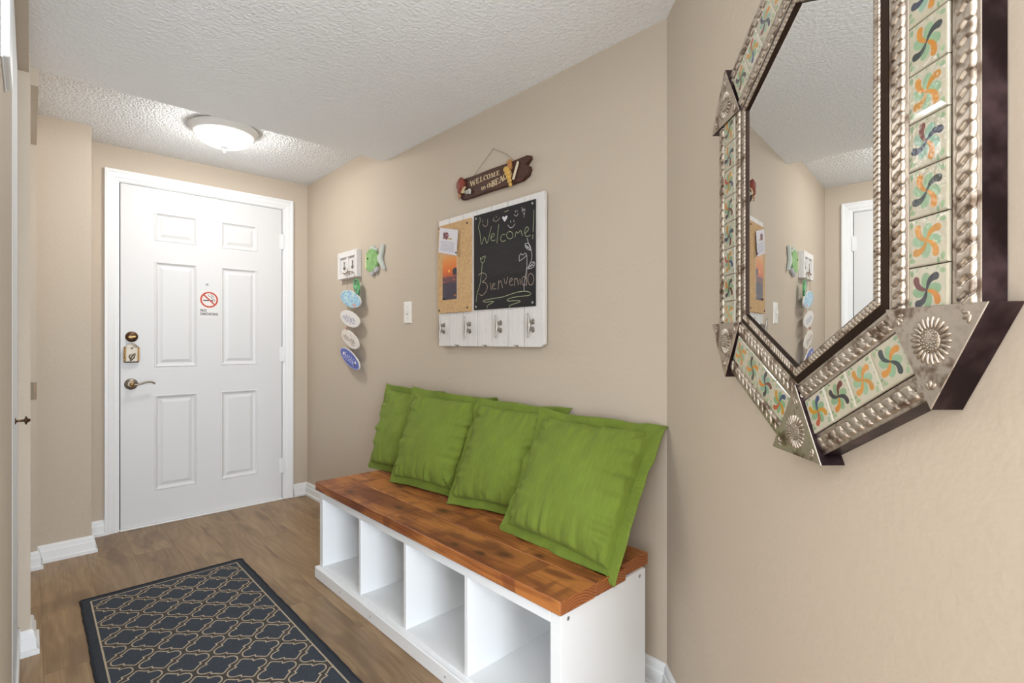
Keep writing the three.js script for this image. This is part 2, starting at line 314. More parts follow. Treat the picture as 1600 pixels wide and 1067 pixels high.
// ---------------------------------------------------------------- front door
const DF = -3.752; // face of the slab
{
  const d = group('door_1', null, null, [0, 0, DF]); struct(d, 'white six-panel front door');
  const X0 = DX0 + 0.005, X1 = DX1 - 0.005, cols = [[0.548, 0.773], [0.908, 1.131]], rows = [[1.718, 1.893], [0.953, 1.594], [0.206, 0.783]];
  const sh = new THREE.Shape(); sh.moveTo(X0, 0.010); sh.lineTo(X1, 0.010); sh.lineTo(X1, DH - 0.003); sh.lineTo(X0, DH - 0.003); sh.closePath();
  for (const [a, b] of cols) for (const [y0, y1] of rows) { const h = new THREE.Path(); h.moveTo(a, y0); h.lineTo(a, y1); h.lineTo(b, y1); h.lineTo(b, y0); h.closePath(); sh.holes.push(h); }
  mesh('slab', metricUV(new THREE.ExtrudeGeometry(sh, { depth: 0.044, bevelEnabled: false }).translate(0, 0, -0.044)), M.door, d);
  for (const [a, b] of cols) for (const [y0, y1] of rows) {
    const ring = (i, z) => [a + i, y0 + i, b - i, y1 - i, z];
    mesh('panel', nested([ring(0, 0), ring(0.002, 0.0025), ring(0.006, 0.003), ring(0.010, 0.000), ring(0.016, -0.007), ring(0.022, -0.009), ring(0.027, -0.009), ring(0.044, -0.002), ring(0.047, -0.0015)]), M.door, d);
  }
  // hinges: leaf knuckles at the right edge
  for (const y of [1.81, 1.02, 0.236]) {
    const h = mesh('hinge', lathe([[0, -0.055], [0.006, -0.055], [0.007, -0.05], [0.007, -0.0175], [0.0064, -0.017], [0.007, -0.0165], [0.007, 0.0165], [0.0064, 0.017], [0.007, 0.0175], [0.007, 0.05], [0.006, 0.055], [0, 0.056]], 14), M.trim, d);
    h.position.set(DX1 + 0.001, y, 0.007);
    mesh('hinge_leaf', cbox(-0.024, -0.05, -0.0065, 0.0, 0.05, -0.0045, 0.0005), M.trim, h);
  }
  const rose = (r, z = 0) => lathe([[0, 0.016], [r * 0.45, 0.016], [r * 0.55, 0.013], [r * 0.9, 0.009], [r, 0.005], [r, 0], [0, 0]].reverse(), 36).rotateX(Math.PI / 2).translate(0, 0, z);
  // deadbolt
  let o = mesh('deadbolt', rose(0.031), M.bronze, d); o.position.set(0.436, 1.136, 0); o.userData.label = 'dark bronze deadbolt';
  mesh('thumb_turn', new RoundedBoxGeometry(0.038, 0.012, 0.014, 3, 0.004).rotateZ(0.12).translate(0, -0.001, 0.019), M.brass, o);
  // electronic lock housing
  o = mesh('lock_housing', join([metricUV(new RoundedBoxGeometry(0.076, 0.096, 0.024, 4, 0.010)).translate(0, 0, 0.012), lathe([[0.03, 0], [0.03, 0.006], [0, 0.006]].reverse(), 24).rotateX(Math.PI / 2).translate(0, 0.038, 0.017)]), M.nickel, d);
  o.position.set(0.434, 1.031, 0); o.userData.label = 'satin nickel lock housing with a thumb turn';
  mesh('side_fluting', join([-1, 1].flatMap(s => [0, 1].map(k => new THREE.CapsuleGeometry(0.003, 0.075, 4, 8).translate(s * (0.029 + k * 0.007), 0, 0.023 - k * 0.004)))), M.brass, o);
  mesh('thumb_turn', join([ball(0, 0, 0, 0.009, 0.026, 0.010).rotateZ(-0.5).translate(0.004, -0.014, 0.032), ball(0, -0.012, 0.025, 0.016, 0.016, 0.006)]), M.nickel, o);
  mesh('screw', lathe([[0, 0.002], [0.004, 0.0015], [0.0045, 0]].reverse(), 12).rotateX(Math.PI / 2).translate(0, 0.036, 0.0245), M.bronze, o);
  // lever
  o = mesh('lever_rose', rose(0.033), M.nickel, d); o.position.set(0.433, 0.857, 0); o.userData.label = 'satin nickel lever handle';
  mesh('spindle', lathe([[0.011, 0.012], [0.010, 0.04], [0.012, 0.048], [0.010, 0.054], [0, 0.055]], 20).rotateX(Math.PI / 2), M.brass, o);
  mesh('lever', tube([[0, 0, 0.048], [0.018, -0.003, 0.050], [0.045, 0.002, 0.051], [0.072, 0.010, 0.050], [0.095, 0.009, 0.048], [0.112, -0.001, 0.046]], 0.0055, 40, 10).scale(1, 1, 0.9), M.nickel, o);
  // peephole
  o = mesh('peephole', lathe([[0.008, 0], [0.008, 0.003], [0.006, 0.004], [0.0045, 0.002], [0, 0.002]].reverse(), 20).rotateX(Math.PI / 2), M.screw, d); o.position.set(0.829, 1.474, 0);
}
{ // jamb, casing, threshold
  const c = group('trim_1', null, null, [0, 0, 0]); struct(c, 'white moulded casing of the front door');
  mesh('jamb', join([box(DX0 - 0.02, 0, ZD - 0.12, DX0, DH + 0.02, ZD + 0.002), box(DX1, 0, ZD - 0.12, DX1 + 0.02, DH + 0.02, ZD + 0.002), box(DX0, DH, ZD - 0.12, DX1, DH + 0.02, ZD + 0.002)]), M.trim, c);
  mesh('door_stop', join([box(DX0, 0, ZD - 0.12, DX0 + 0.03, DH, DF - 0.046), box(DX1 - 0.03, 0, ZD - 0.12, DX1, DH, DF - 0.046), box(DX0, DH - 0.03, ZD - 0.12, DX1, DH, DF - 0.046)]), M.trim, c);
  const P = [[0, 0], [0, 0.009], [0.006, 0.011], [0.018, 0.0115], [0.024, 0.015], [0.046, 0.018], [0.052, 0.021], [0.064, 0.021], [0.066, 0.018], [0.066, 0]];
  const x0 = DX0 - 0.004, x1 = DX1 + 0.004, yt = DH + 0.004;
  mesh('casing', loft2(P.map(([w, z]) => [x0 - w, 0, ZD + z]), P.map(([w, z]) => [x0 - w, yt + w, ZD + z])), M.trim, c);
  mesh('casing', loft2(P.map(([w, z]) => [x1 + w, yt + w, ZD + z]), P.map(([w, z]) => [x1 + w, 0, ZD + z])), M.trim, c);
  mesh('casing', loft2(P.map(([w, z]) => [x0 - w, yt + w, ZD + z]), P.map(([w, z]) => [x1 + w, yt + w, ZD + z])), M.trim, c);
  mesh('threshold', cbox(DX0, 0, ZD - 0.12, DX1, 0.009, DF + 0.018, 0.003), M.trim, c);
  // weatherstrip showing as a fine dark line around the slab
  mesh('weatherstrip', join([box(DX0, 0.009, DF - 0.03, DX0 + 0.0048, DH, DF - 0.012), box(DX1 - 0.0048, 0.009, DF - 0.03, DX1, DH, DF - 0.012), box(DX0, DH - 0.003, DF - 0.03, DX1, DH, DF - 0.012)]), M.dark, c);
}
{ // no smoking sticker
  const w = 0.124, h = 0.172;
  const t = canvasTex(372, 516, (x, W, H) => {
    x.fillStyle = '#dedbd6'; x.fillRect(0, 0, W, H);
    x.fillStyle = '#e7c9bd'; x.beginPath(); x.arc(186, 172, 158, 0, 7); x.fill();
    x.fillStyle = '#e2dbd5'; x.beginPath(); x.arc(186, 172, 120, 0, 7); x.fill();
    x.fillStyle = '#161414'; x.fillRect(84, 178, 96, 20); x.fillRect(196, 178, 60, 20);
    x.strokeStyle = '#1c1a1a'; x.lineWidth = 9; x.beginPath(); x.moveTo(170, 70); x.bezierCurveTo(170, 130, 230, 80, 222, 130); x.bezierCurveTo(218, 165, 275, 130, 284, 200); x.moveTo(206, 74); x.bezierCurveTo(260, 70, 235, 118, 268, 122); x.stroke();
    x.strokeStyle = '#b8402c'; x.lineWidth = 26; x.beginPath(); x.arc(186, 172, 138, 0, 7); x.stroke(); x.beginPath(); x.moveTo(88, 76); x.lineTo(284, 268); x.stroke();
    x.fillStyle = '#1b191a'; x.font = 'bold 72px sans-serif'; x.textAlign = 'left'; x.fillText('NO', 34, 408, 110); x.fillText('SMOKING', 34, 474, 310);
  });
  const s = mesh('no_smoking_sticker', new THREE.BoxGeometry(w, h, 0.0012), [0, 1, 2, 3, 4, 5].map(k => k === 4 ? new THREE.MeshStandardMaterial({ map: t, roughness: 0.4 }) : M.door));
  s.position.set(0.840, 1.348, DF + 0.0007); tag(s, 'no smoking sticker with a red crossed circle on the front door', 'sign');
}

// ---------------------------------------------------------------- ceiling light over the entry
{
  const g = group('ceiling_light', 'white flush-mount ceiling light with a glowing glass bowl over the entry', 'ceiling light', [0.755, H_FAR, -3.055]);
  mesh('base_ring', lathe([[0, 0], [0.186, 0], [0.187, -0.008], [0.180, -0.014], [0.182, -0.020], [0.173, -0.026], [0.170, -0.036], [0.158, -0.042], [0.150, -0.040], [0.150, -0.02], [0, -0.02]].reverse(), 72), M.trim, g);
  const bowlMat = new THREE.MeshStandardMaterial({ color: rgb(0.85, 0.84, 0.82), roughness: 0.3, emissive: rgb(1, 0.99, 0.97), emissiveIntensity: 1.6 });
  mesh('lamp_bowl', lathe([[0.152, -0.036], [0.150, -0.050], [0.140, -0.068], [0.120, -0.086], [0.09, -0.100], [0.05, -0.109], [0.022, -0.112], [0, -0.1125]].reverse(), 64), bowlMat, g).userData.label = 'glowing white glass bowl';
  mesh('finial', lathe([[0.021, -0.108], [0.022, -0.115], [0.013, -0.119], [0.010, -0.125], [0.013, -0.131], [0.008, -0.137], [0.007, -0.141], [0.009, -0.146], [0.004, -0.152], [0, -0.153]].reverse(), 24), M.trim, g);
  const l = new THREE.PointLight(rgb(0.98, 0.98, 0.97), ENTRY_LAMP_SIDE); l.position.set(0, -0.075, 0); l.castShadow = true; l.shadow.radius = 5; g.add(l);
  const d = new THREE.RectAreaLight(rgb(0.98, 0.98, 0.97), ENTRY_LAMP_DOWN / 0.04, 0.2, 0.2); d.position.set(0, -0.062, 0); d.rotation.x = -Math.PI / 2; g.add(d);
  g.scale.setScalar(0.88);
}
{ // ceiling panel light of the kitchen behind the camera
  const g = group('ceiling_light', 'long white ceiling panel light in the kitchen behind the hall', 'ceiling light', [-0.95, H_ROOM, 1.15]);
  mesh('frame', join([cbox(-0.32, -0.07, -0.64, 0.32, 0, -0.60), cbox(-0.32, -0.07, 0.60, 0.32, 0, 0.64), cbox(-0.32, -0.07, -0.60, -0.28, 0, 0.60), cbox(0.28, -0.07, -0.60, 0.32, 0, 0.60)]), M.trim, g);
  mesh('lamp_diffuser', box(-0.28, -0.05, -0.60, 0.28, -0.04, 0.60), new THREE.MeshStandardMaterial({ color: 0xffffff, emissive: rgb(1, 0.98, 0.94), emissiveIntensity: 2.0, roughness: 0.5 }), g);
  const l = new THREE.RectAreaLight(rgb(0.96, 0.98, 1.0), ROOM_LAMP_NITS, 0.56, 1.2); l.position.set(0, -0.055, 0); l.rotation.x = -Math.PI / 2; g.add(l);
}

// ---------------------------------------------------------------- storage bench
function woodTex(w, h, W, L, knots, o) { // stained pine board, length along v
  return dataTex(w, h, (u, v) => {
    const x = u * W, z = v * L; let wx = 0, kn = 0, halo = 0;
    for (const [kx, kz, kr] of knots) { const dx = x - kx, dz = (z - kz) * 0.55, d = Math.hypot(dx, dz); wx += Math.sign(dx) * kr * 1.3 * Math.exp(-d * d / (kr * kr * 3)); kn = Math.max(kn, clamp01(1.4 - d / kr)); halo = Math.max(halo, Math.exp(-d * d / (kr * kr * 6))); }
    const warp = fbm(x * 14 + o, z * 2.2 + o, 3) - 0.5;
    const rings = 0.5 + 0.5 * Math.sin((x - wx) * 330 + warp * 26);
    const fib = vn(x * 700, z * 14 + o) * 0.5 + vn(x * 260, z * 6 + o) * 0.5;
    const blot = fbm(x * 14 + o * 2, z * 5 + o, 4), cross = clamp01((fbm(x * 5 + o, z * 20 + o, 3) - 0.57) * 6);
    const dark = clamp01((fbm(x * 26 + o * 3, z * 7 + o, 3) - 0.58) * 5);
    const broad = fbm(x * 9 + o, z * 3.2 + o * 5, 3);
    let c = mix([184, 116, 58], [116, 58, 26], clamp01(0.10 + 0.30 * rings + 0.45 * (fib - 0.5) + 1.1 * (blot - 0.5) + 1.5 * (broad - 0.45)));
    c = mix(c, [92, 44, 26], Math.max(dark * 0.6, cross * 0.45)); c = mix(c, [92, 45, 22], halo * 0.4); c = mix(c, [66, 32, 18], kn * 0.7);
    if (z > 1.537) c = mix([176, 108, 54], [120, 62, 28], 0.5 + 0.4 * Math.sin(Math.hypot(x - 0.06, (z - 1.4)) * 900 + warp * 9)); // growth rings of the sawn end
    return c;
  }, true);
}
{
  const b = group('storage_bench', 'white four-cubby storage bench with a stained wooden plank seat below the hook board', 'bench', [1.19, 0, -1.632]);
  const at = (x0, y0, z0, x1, y1, z1, c) => cbox(x0 - 1.19, y0, z0 + 1.632, x1 - 1.19, y1, z1 + 1.632, c);
  mesh('base_platform', at(0.976, 0, -2.402, 1.40, 0.052, -0.862, 0.003), M.laminate, b);
  const FX = 0.994, BX = 1.385, ZA = -2.386, ZB = -0.878, TOP = 0.410, SH = 0.060;
  mesh('end_panel', at(FX, 0.052, ZA, BX, TOP, ZA + 0.034, 0.0015), M.laminate, b);
  mesh('end_panel', at(FX, 0.052, ZB - 0.038, BX, TOP, ZB, 0.0015), M.laminate, b);
  mesh('bottom_shelf', at(FX + 0.001, 0.052, ZA + 0.034, BX, SH, ZB - 0.038, 0.001), M.laminate, b);
  mesh('top_panel', at(FX, 0.372, ZA + 0.034, BX, TOP, ZB - 0.038, 0.0015), M.laminate, b);
  for (const z of [-1.988, -1.636, -1.275]) mesh('divider', at(FX + 0.002, SH, z - 0.0085, BX - 0.006, 0.372, z + 0.0085, 0.001), M.laminate, b);
  mesh('back_panel', at(BX - 0.006, SH, ZA + 0.034, BX, 0.372, ZB - 0.038, 0.0005), M.laminate, b);
  for (const [x, y] of [[1.022, 0.387], [1.354, 0.394]]) { const s = mesh('screw_cap', lathe([[0, 0.0015], [0.0045, 0.001], [0.006, 0]].reverse(), 14).rotateX(Math.PI / 2), M.screw, b); s.position.set(x - 1.19, y, ZB + 1.632); }
  for (const z of [-2.13, -1.86, -1.36]) { const s = mesh('screw_cap', lathe([[0, 0.001], [0.003, 0.0008], [0.004, 0]].reverse(), 10).rotateZ(Math.PI / 2), M.screw, b); s.position.set(0.976 - 1.19, 0.026, z + 1.632); }
  const planks = [[0.978, 1.1215, -2.400, -0.866, [[0.045, 1.16, 0.012], [0.095, 1.22, 0.017], [0.09, 0.60, 0.014], [0.03, 1.05, 0.01], [0.05, 0.26, 0.010]]], [1.1250, 1.268, -2.400, -0.868, [[0.10, 0.34, 0.013], [0.05, 0.75, 0.015], [0.02, 1.30, 0.010]]], [1.2715, 1.414, -2.398, -0.886, [[0.07, 0.2, 0.013], [0.06, 1.40, 0.016]]]];
  planks.forEach(([x0, x1, z0, z1, kn], i) => {
    const t = woodTex(384, 2048, 0.192, 1.6, kn, 3 + i * 11); scaled(t, 0.192, 1.6);
    const m = new THREE.MeshPhysicalMaterial({ map: t, roughness: 0.5, clearcoat: 0.08, clearcoatRoughness: 0.4, bumpMap: t, bumpScale: 0.0005 });
    const g = new RoundedBoxGeometry(x1 - x0, 0.038, z1 - z0, 3, 0.004), p = g.attributes.position, nn = g.attributes.normal, uv = g.attributes.uv;
    for (let k = 0; k < p.count; k++) {
      const x = p.getX(k) + (x1 - x0) / 2, y = p.getY(k), z = p.getZ(k) + (z1 - z0) / 2;
      if (Math.abs(nn.getZ(k)) > 0.7) uv.setXY(k, x, 1.55 + y * 0.9); else if (Math.abs(nn.getX(k)) > 0.7) uv.setXY(k, nn.getX(k) < 0 ? 0.15 + (y + 0.019) : x + y, z); else uv.setXY(k, x, z);
    }
    const s = mesh('seat_plank', g, m, b); s.position.set((x0 + x1) / 2 - 1.19, 0.4295, (z0 + z1) / 2 + 1.632);
  });
  tag(b.children.find(c => c.name === 'seat_plank'), 'brown stained pine plank'); 
}

// ---------------------------------------------------------------- green cushions
{
  const weave = scaled(dataTex(256, 256, (u, v) => 0.5 + 0.25 * Math.sin(u * Math.PI * 2 * 64) * (0.7 + 0.6 * vn(u * 64, v * 20, 64, 20)) + 0.25 * Math.sin(v * Math.PI * 2 * 64) * (0.7 + 0.6 * vn(u * 20, v * 64, 20, 64))), 0.09);
  const tone = scaled(dataTex(256, 256, (u, v) => { const a = fbm(u * 120, v * 8, 2, 120, 8) * 0.6 + fbm(u * 6, v * 6, 3, 6, 6) * 0.4; const k = 0.90 + 0.2 * a; return [115 * k, 133 * k, 44 * k]; }, true), 0.3);
  const fabric = new THREE.MeshPhysicalMaterial({ map: tone, roughness: 0.9, bumpMap: weave, bumpScale: 0.0006, sheen: 0.35, sheenRoughness: 0.6, sheenColor: rgb(0.45, 0.6, 0.2) });
  function cushion(label, BL, BR, TR, TL, sd) {
    const base = [(BL[0] + BR[0]) / 2, Math.min(BL[1], BR[1]), (BL[2] + BR[2]) / 2];
    const g = group('cushion', label, 'cushion', base, 0, 'green cushions along the bench');
    const c = [BL, BR, TR, TL].map(p => V(p[0] - base[0], p[1] - base[1], p[2] - base[2]));
    const N = c[1].clone().sub(c[0]).add(c[2].clone().sub(c[3])).cross(c[3].clone().sub(c[0]).add(c[2].clone().sub(c[1]))).normalize(); // front is towards -x
    if (N.x > 0) N.negate();
    const bil = (a, b) => { const p = V(); [[0, (1 - a) * (1 - b)], [1, a * (1 - b)], [2, a * b], [3, (1 - a) * b]].forEach(([k, w]) => p.addScaledVector(c[k], w)); return p; };
    const keep = p => { if (p.z + base[2] < -0.866) p.y = Math.max(p.y, 0.4494 - base[1]); p.x = Math.min(p.x, 1.470 - base[0]); return p; }; // rests on the seat and the wall
    const f = 0.062; // flange share of the side
    const warpIn = (s, t) => { const bow = 0.022 * Math.sin(Math.PI * t); return 0.5 + (s - 0.5) * (1 - 2 * bow); };
    const noise = (x, y) => fbm(x + sd * 7.7, y + sd * 3.1, 3) - 0.5;
    const surf = (side) => (u, v) => {
      // the body inside the flange
      const a = f + (1 - 2 * f) * warpIn(u, v), b = f + (1 - 2 * f) * warpIn(v, u);
      const eu = Math.min(u, 1 - u), ev = Math.min(v, 1 - v), e = Math.min(eu, ev);
      let t = Math.pow(Math.max(0, 4 * u * (1 - u)), 0.34) * Math.pow(Math.max(0, 4 * v * (1 - v)), 0.34);
      t *= 0.94 + 0.12 * (1 - v);
      const gather = Math.exp(-e * 11) * (1 - Math.exp(-e * 60));
      const along = eu < ev ? v : u;
      let d = side * ((side > 0 ? 0.066 : 0.030) * t) + side * gather * 0.045 * (vn(along * 22 + sd * 13 + (eu < ev ? 5 : 0), sd + (eu < ev ? (u > 0.5 ? 3 : 1) : (v > 0.5 ? 7 : 9))) - 0.5);
      d += side * 0.016 * noise(u * 4, v * 4) * Math.min(1, e * 9);
      const p = keep(bil(a, b).addScaledVector(N, d + side * 0.0022));
      return [p.x, p.y, p.z, a * 0.5, b * 0.5];
    };
    const front = grid(72, 72, surf(1)), back = grid(40, 40, surf(-1)), flip = q => { const i = q.index.array; for (let k = 0; k < i.length; k += 3) [i[k], i[k + 1]] = [i[k + 1], i[k]]; q.computeVertexNormals(); return q; };
    const probe = V().fromBufferAttribute(front.attributes.normal, 73 * 36 + 36);
    if (probe.dot(N) < 0) flip(front); else flip(back);
    mesh('cushion_body', join([front, back]), fabric, g);
    // flange: ring between the body's rim and the outer edge, wavy
    const ringPts = (k, off) => { // k 0 inner .. 1 outer
      const pts = [], n = 56;
      for (let s = 0; s < 4; s++) for (let i = 0; i < n; i++) {
        const q = i / n; let u, v; if (s === 0) { u = q; v = 0; } else if (s === 1) { u = 1; v = q; } else if (s === 2) { u = 1 - q; v = 1; } else { u = 0; v = 1 - q; }
        const ai = f + (1 - 2 * f) * warpIn(u, v), bi = f + (1 - 2 * f) * warpIn(v, u);
        const ear = 1 + 0.02 * Math.pow(Math.abs(2 * q - 1), 6);
        const wob = 0.016 * (vn(s * 9 + q * 6 + sd * 3, 1.5 + sd) - 0.5);
        const ao = 0.5 + (u - 0.5) * (1 - 0.02 * Math.sin(Math.PI * v)) * ear + (s % 2 ? wob : 0), bo = 0.5 + (v - 0.5) * (1 - 0.02 * Math.sin(Math.PI * u)) * ear + (s % 2 ? 0 : wob);
        const a = ai * 1.0 + (ao - ai) * k, b = bi + (bo - bi) * k;
        const wave = (0.022 * (vn(s * 13 + q * 9 + sd, sd * 2.3) - 0.5) + (s === 2 ? 0.010 * Math.sin(q * 9 + sd) : 0)) * k;
        const p = keep(bil(a, b).addScaledVector(N, wave + off));
        pts.push(p);
      }
      return pts;
    };
    const pos = [], uv = [], idx = [], rows = [[0, 0.0022], [0.3, 0.003], [0.62, 0.0028], [0.93, 0.0026], [1, 0.0005], [1, -0.0005], [0.93, -0.0026], [0.5, -0.0026], [0, -0.0022]];
    const n = 224; rows.forEach(([k, o]) => ringPts(k, o).forEach((p, i) => { pos.push(p.x, p.y, p.z); uv.push(i / n * 2, k * 0.05); }));
    for (let r = 0; r + 1 < rows.length; r++) for (let i = 0; i < n; i++) { const a = r * n + i, b = r * n + (i + 1) % n; idx.push(a, b, b + n, a, b + n, a + n); }
    const fg = new THREE.BufferGeometry(); fg.setAttribute('position', new THREE.Float32BufferAttribute(pos, 3)); fg.setAttribute('uv', new THREE.Float32BufferAttribute(uv, 2)); fg.setIndex(idx); fg.computeVertexNormals();
    mesh('flange', fg, fabric, g);
    return g;
  }
  const T = 0.4520;
  cushion('green fabric cushion at the bench end nearest the front door', [1.288, T, -2.47], [1.335, T, -2.10], [1.462, 0.862, -2.04], [1.425, 0.875, -2.525], 1);
  cushion('green fabric cushion overlapping the one nearest the front door', [1.228, T, -2.155], [1.30, T, -1.75], [1.455, 0.862, -1.645], [1.372, 0.882, -2.175], 2);
  cushion('green fabric cushion tucked behind the one nearest the mirror', [1.238, T, -1.705], [1.33, T, -1.335], [1.460, 0.860, -1.245], [1.396, 0.866, -1.705], 3);
  cushion('green fabric cushion nearest the mirror with a corner over the bench end', [1.195, T, -1.335], [1.180, 0.432, -0.846], [1.450, 0.843, -0.848], [1.400, 0.856, -1.335], 4);
}

// ---------------------------------------------------------------- rug
{
  const X0 = 0.156, X1 = 0.782, Z0 = -2.85, Z1 = -1.22, W = X1 - X0, L = Z1 - Z0, PX = 1500;
  const t = canvasTex(Math.round(W * PX), 2048, (x, w, h) => {
    const sx = PX, sz = 2048 / L, P = (X, Z) => [(X - X0) * sx, (Z - Z0) * sz];
    x.fillStyle = '#2c3138'; x.fillRect(0, 0, w, h);
    const [ax, az] = P(0.187, -2.812), [bx, bz] = P(0.750, Z1 - 0.038);
    x.fillStyle = '#423c36'; x.fillRect(ax, az, bx - ax, bz - az);
    x.save(); x.beginPath(); x.rect(ax, az, bx - ax, bz - az); x.clip();
    const q = [[0.060, 0], [0.0592, 0.008], [0.055, 0.016], [0.047, 0.0225], [0.038, 0.0255], [0.0265, 0.0275], [0.0285, 0.0385], [0.0205, 0.0435], [0.0125, 0.052], [0.005, 0.060], [0, 0.0625]];
    const full = [...q, ...q.slice(0, -1).reverse().map(([a, b]) => [-a, b]), ...q.slice(1).map(([a, b]) => [-a, -b]), ...q.slice(1, -1).reverse().map(([a, b]) => [a, -b])];
    for (let i = -2; i < 10; i++) for (let j = -2; j < 14; j++) {
      const cx = 0.260 + 0.0688 * i, cz = -2.726 + 0.0845 * (i % 2 ? 1 : 0) + 0.1690 * (j - 1);
      x.beginPath(); full.forEach(([a, b], k) => { const p = P(cx + a, cz + b); k ? x.lineTo(...p) : x.moveTo(...p); }); x.closePath();
      x.fillStyle = '#343b44'; x.fill(); x.strokeStyle = '#b9a78d'; x.lineWidth = 0.0045 * PX; x.lineJoin = 'round'; x.stroke();
    }
    x.restore(); x.strokeStyle = '#b9a78d'; x.lineWidth = 0.0058 * PX; x.strokeRect(ax, az, bx - ax, bz - az);
    // yarn flecks
    for (let k = 0; k < 60000; k++) { const g = rnd(); x.fillStyle = g < 0.5 ? 'rgba(20,22,26,0.22)' : 'rgba(150,150,150,0.10)'; x.fillRect(rnd() * w, rnd() * h, 2, 3 + rnd() * 3); }
  });
  const pile = scaled(dataTex(256, 256, (u, v) => vn(u * 128, v * 128, 128, 128) * 0.6 + vn(u * 64, v * 64, 64, 64) * 0.4), 0.25 / W, 0.25 / L);
  const mat = new THREE.MeshStandardMaterial({ map: t, roughness: 0.95, bumpMap: pile, bumpScale: 0.0012 });
  const g = group('rug', 'dark blue-grey rug with a cream quatrefoil lattice on the floor before the bench', 'rug', [(X0 + X1) / 2, 0, (Z0 + Z1) / 2]);
  const top = grid(24, 80, (u, v) => {
    const edge = Math.min(1, Math.min(u, 1 - u) * 30, Math.min(v, 1 - v) * 60);
    const wob = 0.0022 * (vn(v * 26, 3) - 0.5) * 2 * (u < 0.02 ? 1 : u > 0.98 ? 1 : 0), wz = 0.002 * (vn(u * 14, 8) - 0.5) * 2 * (v < 0.02 || v > 0.98 ? 1 : 0);
    return [(u - 0.5) * W + wob, 0.0065 - 0.0025 * (1 - edge) + 0.0006 * (fbm(u * 3, v * 8, 2) - 0.5), (v - 0.5) * L + wz, u, 1 - v];
  });
  { const i = top.index.array; for (let k = 0; k < i.length; k += 3) [i[k], i[k + 1]] = [i[k + 1], i[k]]; top.computeVertexNormals(); }
  mesh('rug_face', top, mat, g);
  const bind = new THREE.MeshStandardMaterial({ color: srgb(30, 33, 40), roughness: 0.95 });
  const loop = []; const n = 150; for (let k = 0; k < n; k++) { const s = k / n * 2 * (W + L); let x, z; if (s < W) { x = s; z = 0; } else if (s < W + L) { x = W; z = s - W; } else if (s < 2 * W + L) { x = 2 * W + L - s; z = L; } else { x = 0; z = 2 * (W + L) - s; } loop.push([x - W / 2 + 0.0008 * Math.sin(k * 2.1) + 0.001 * Math.sin(k * 0.47), 0.0042, z - L / 2 + 0.0008 * Math.cos(k * 1.7)]); }
  mesh('edge_binding', tube(loop, 0.0042, 600, 8, true), bind, g);
}

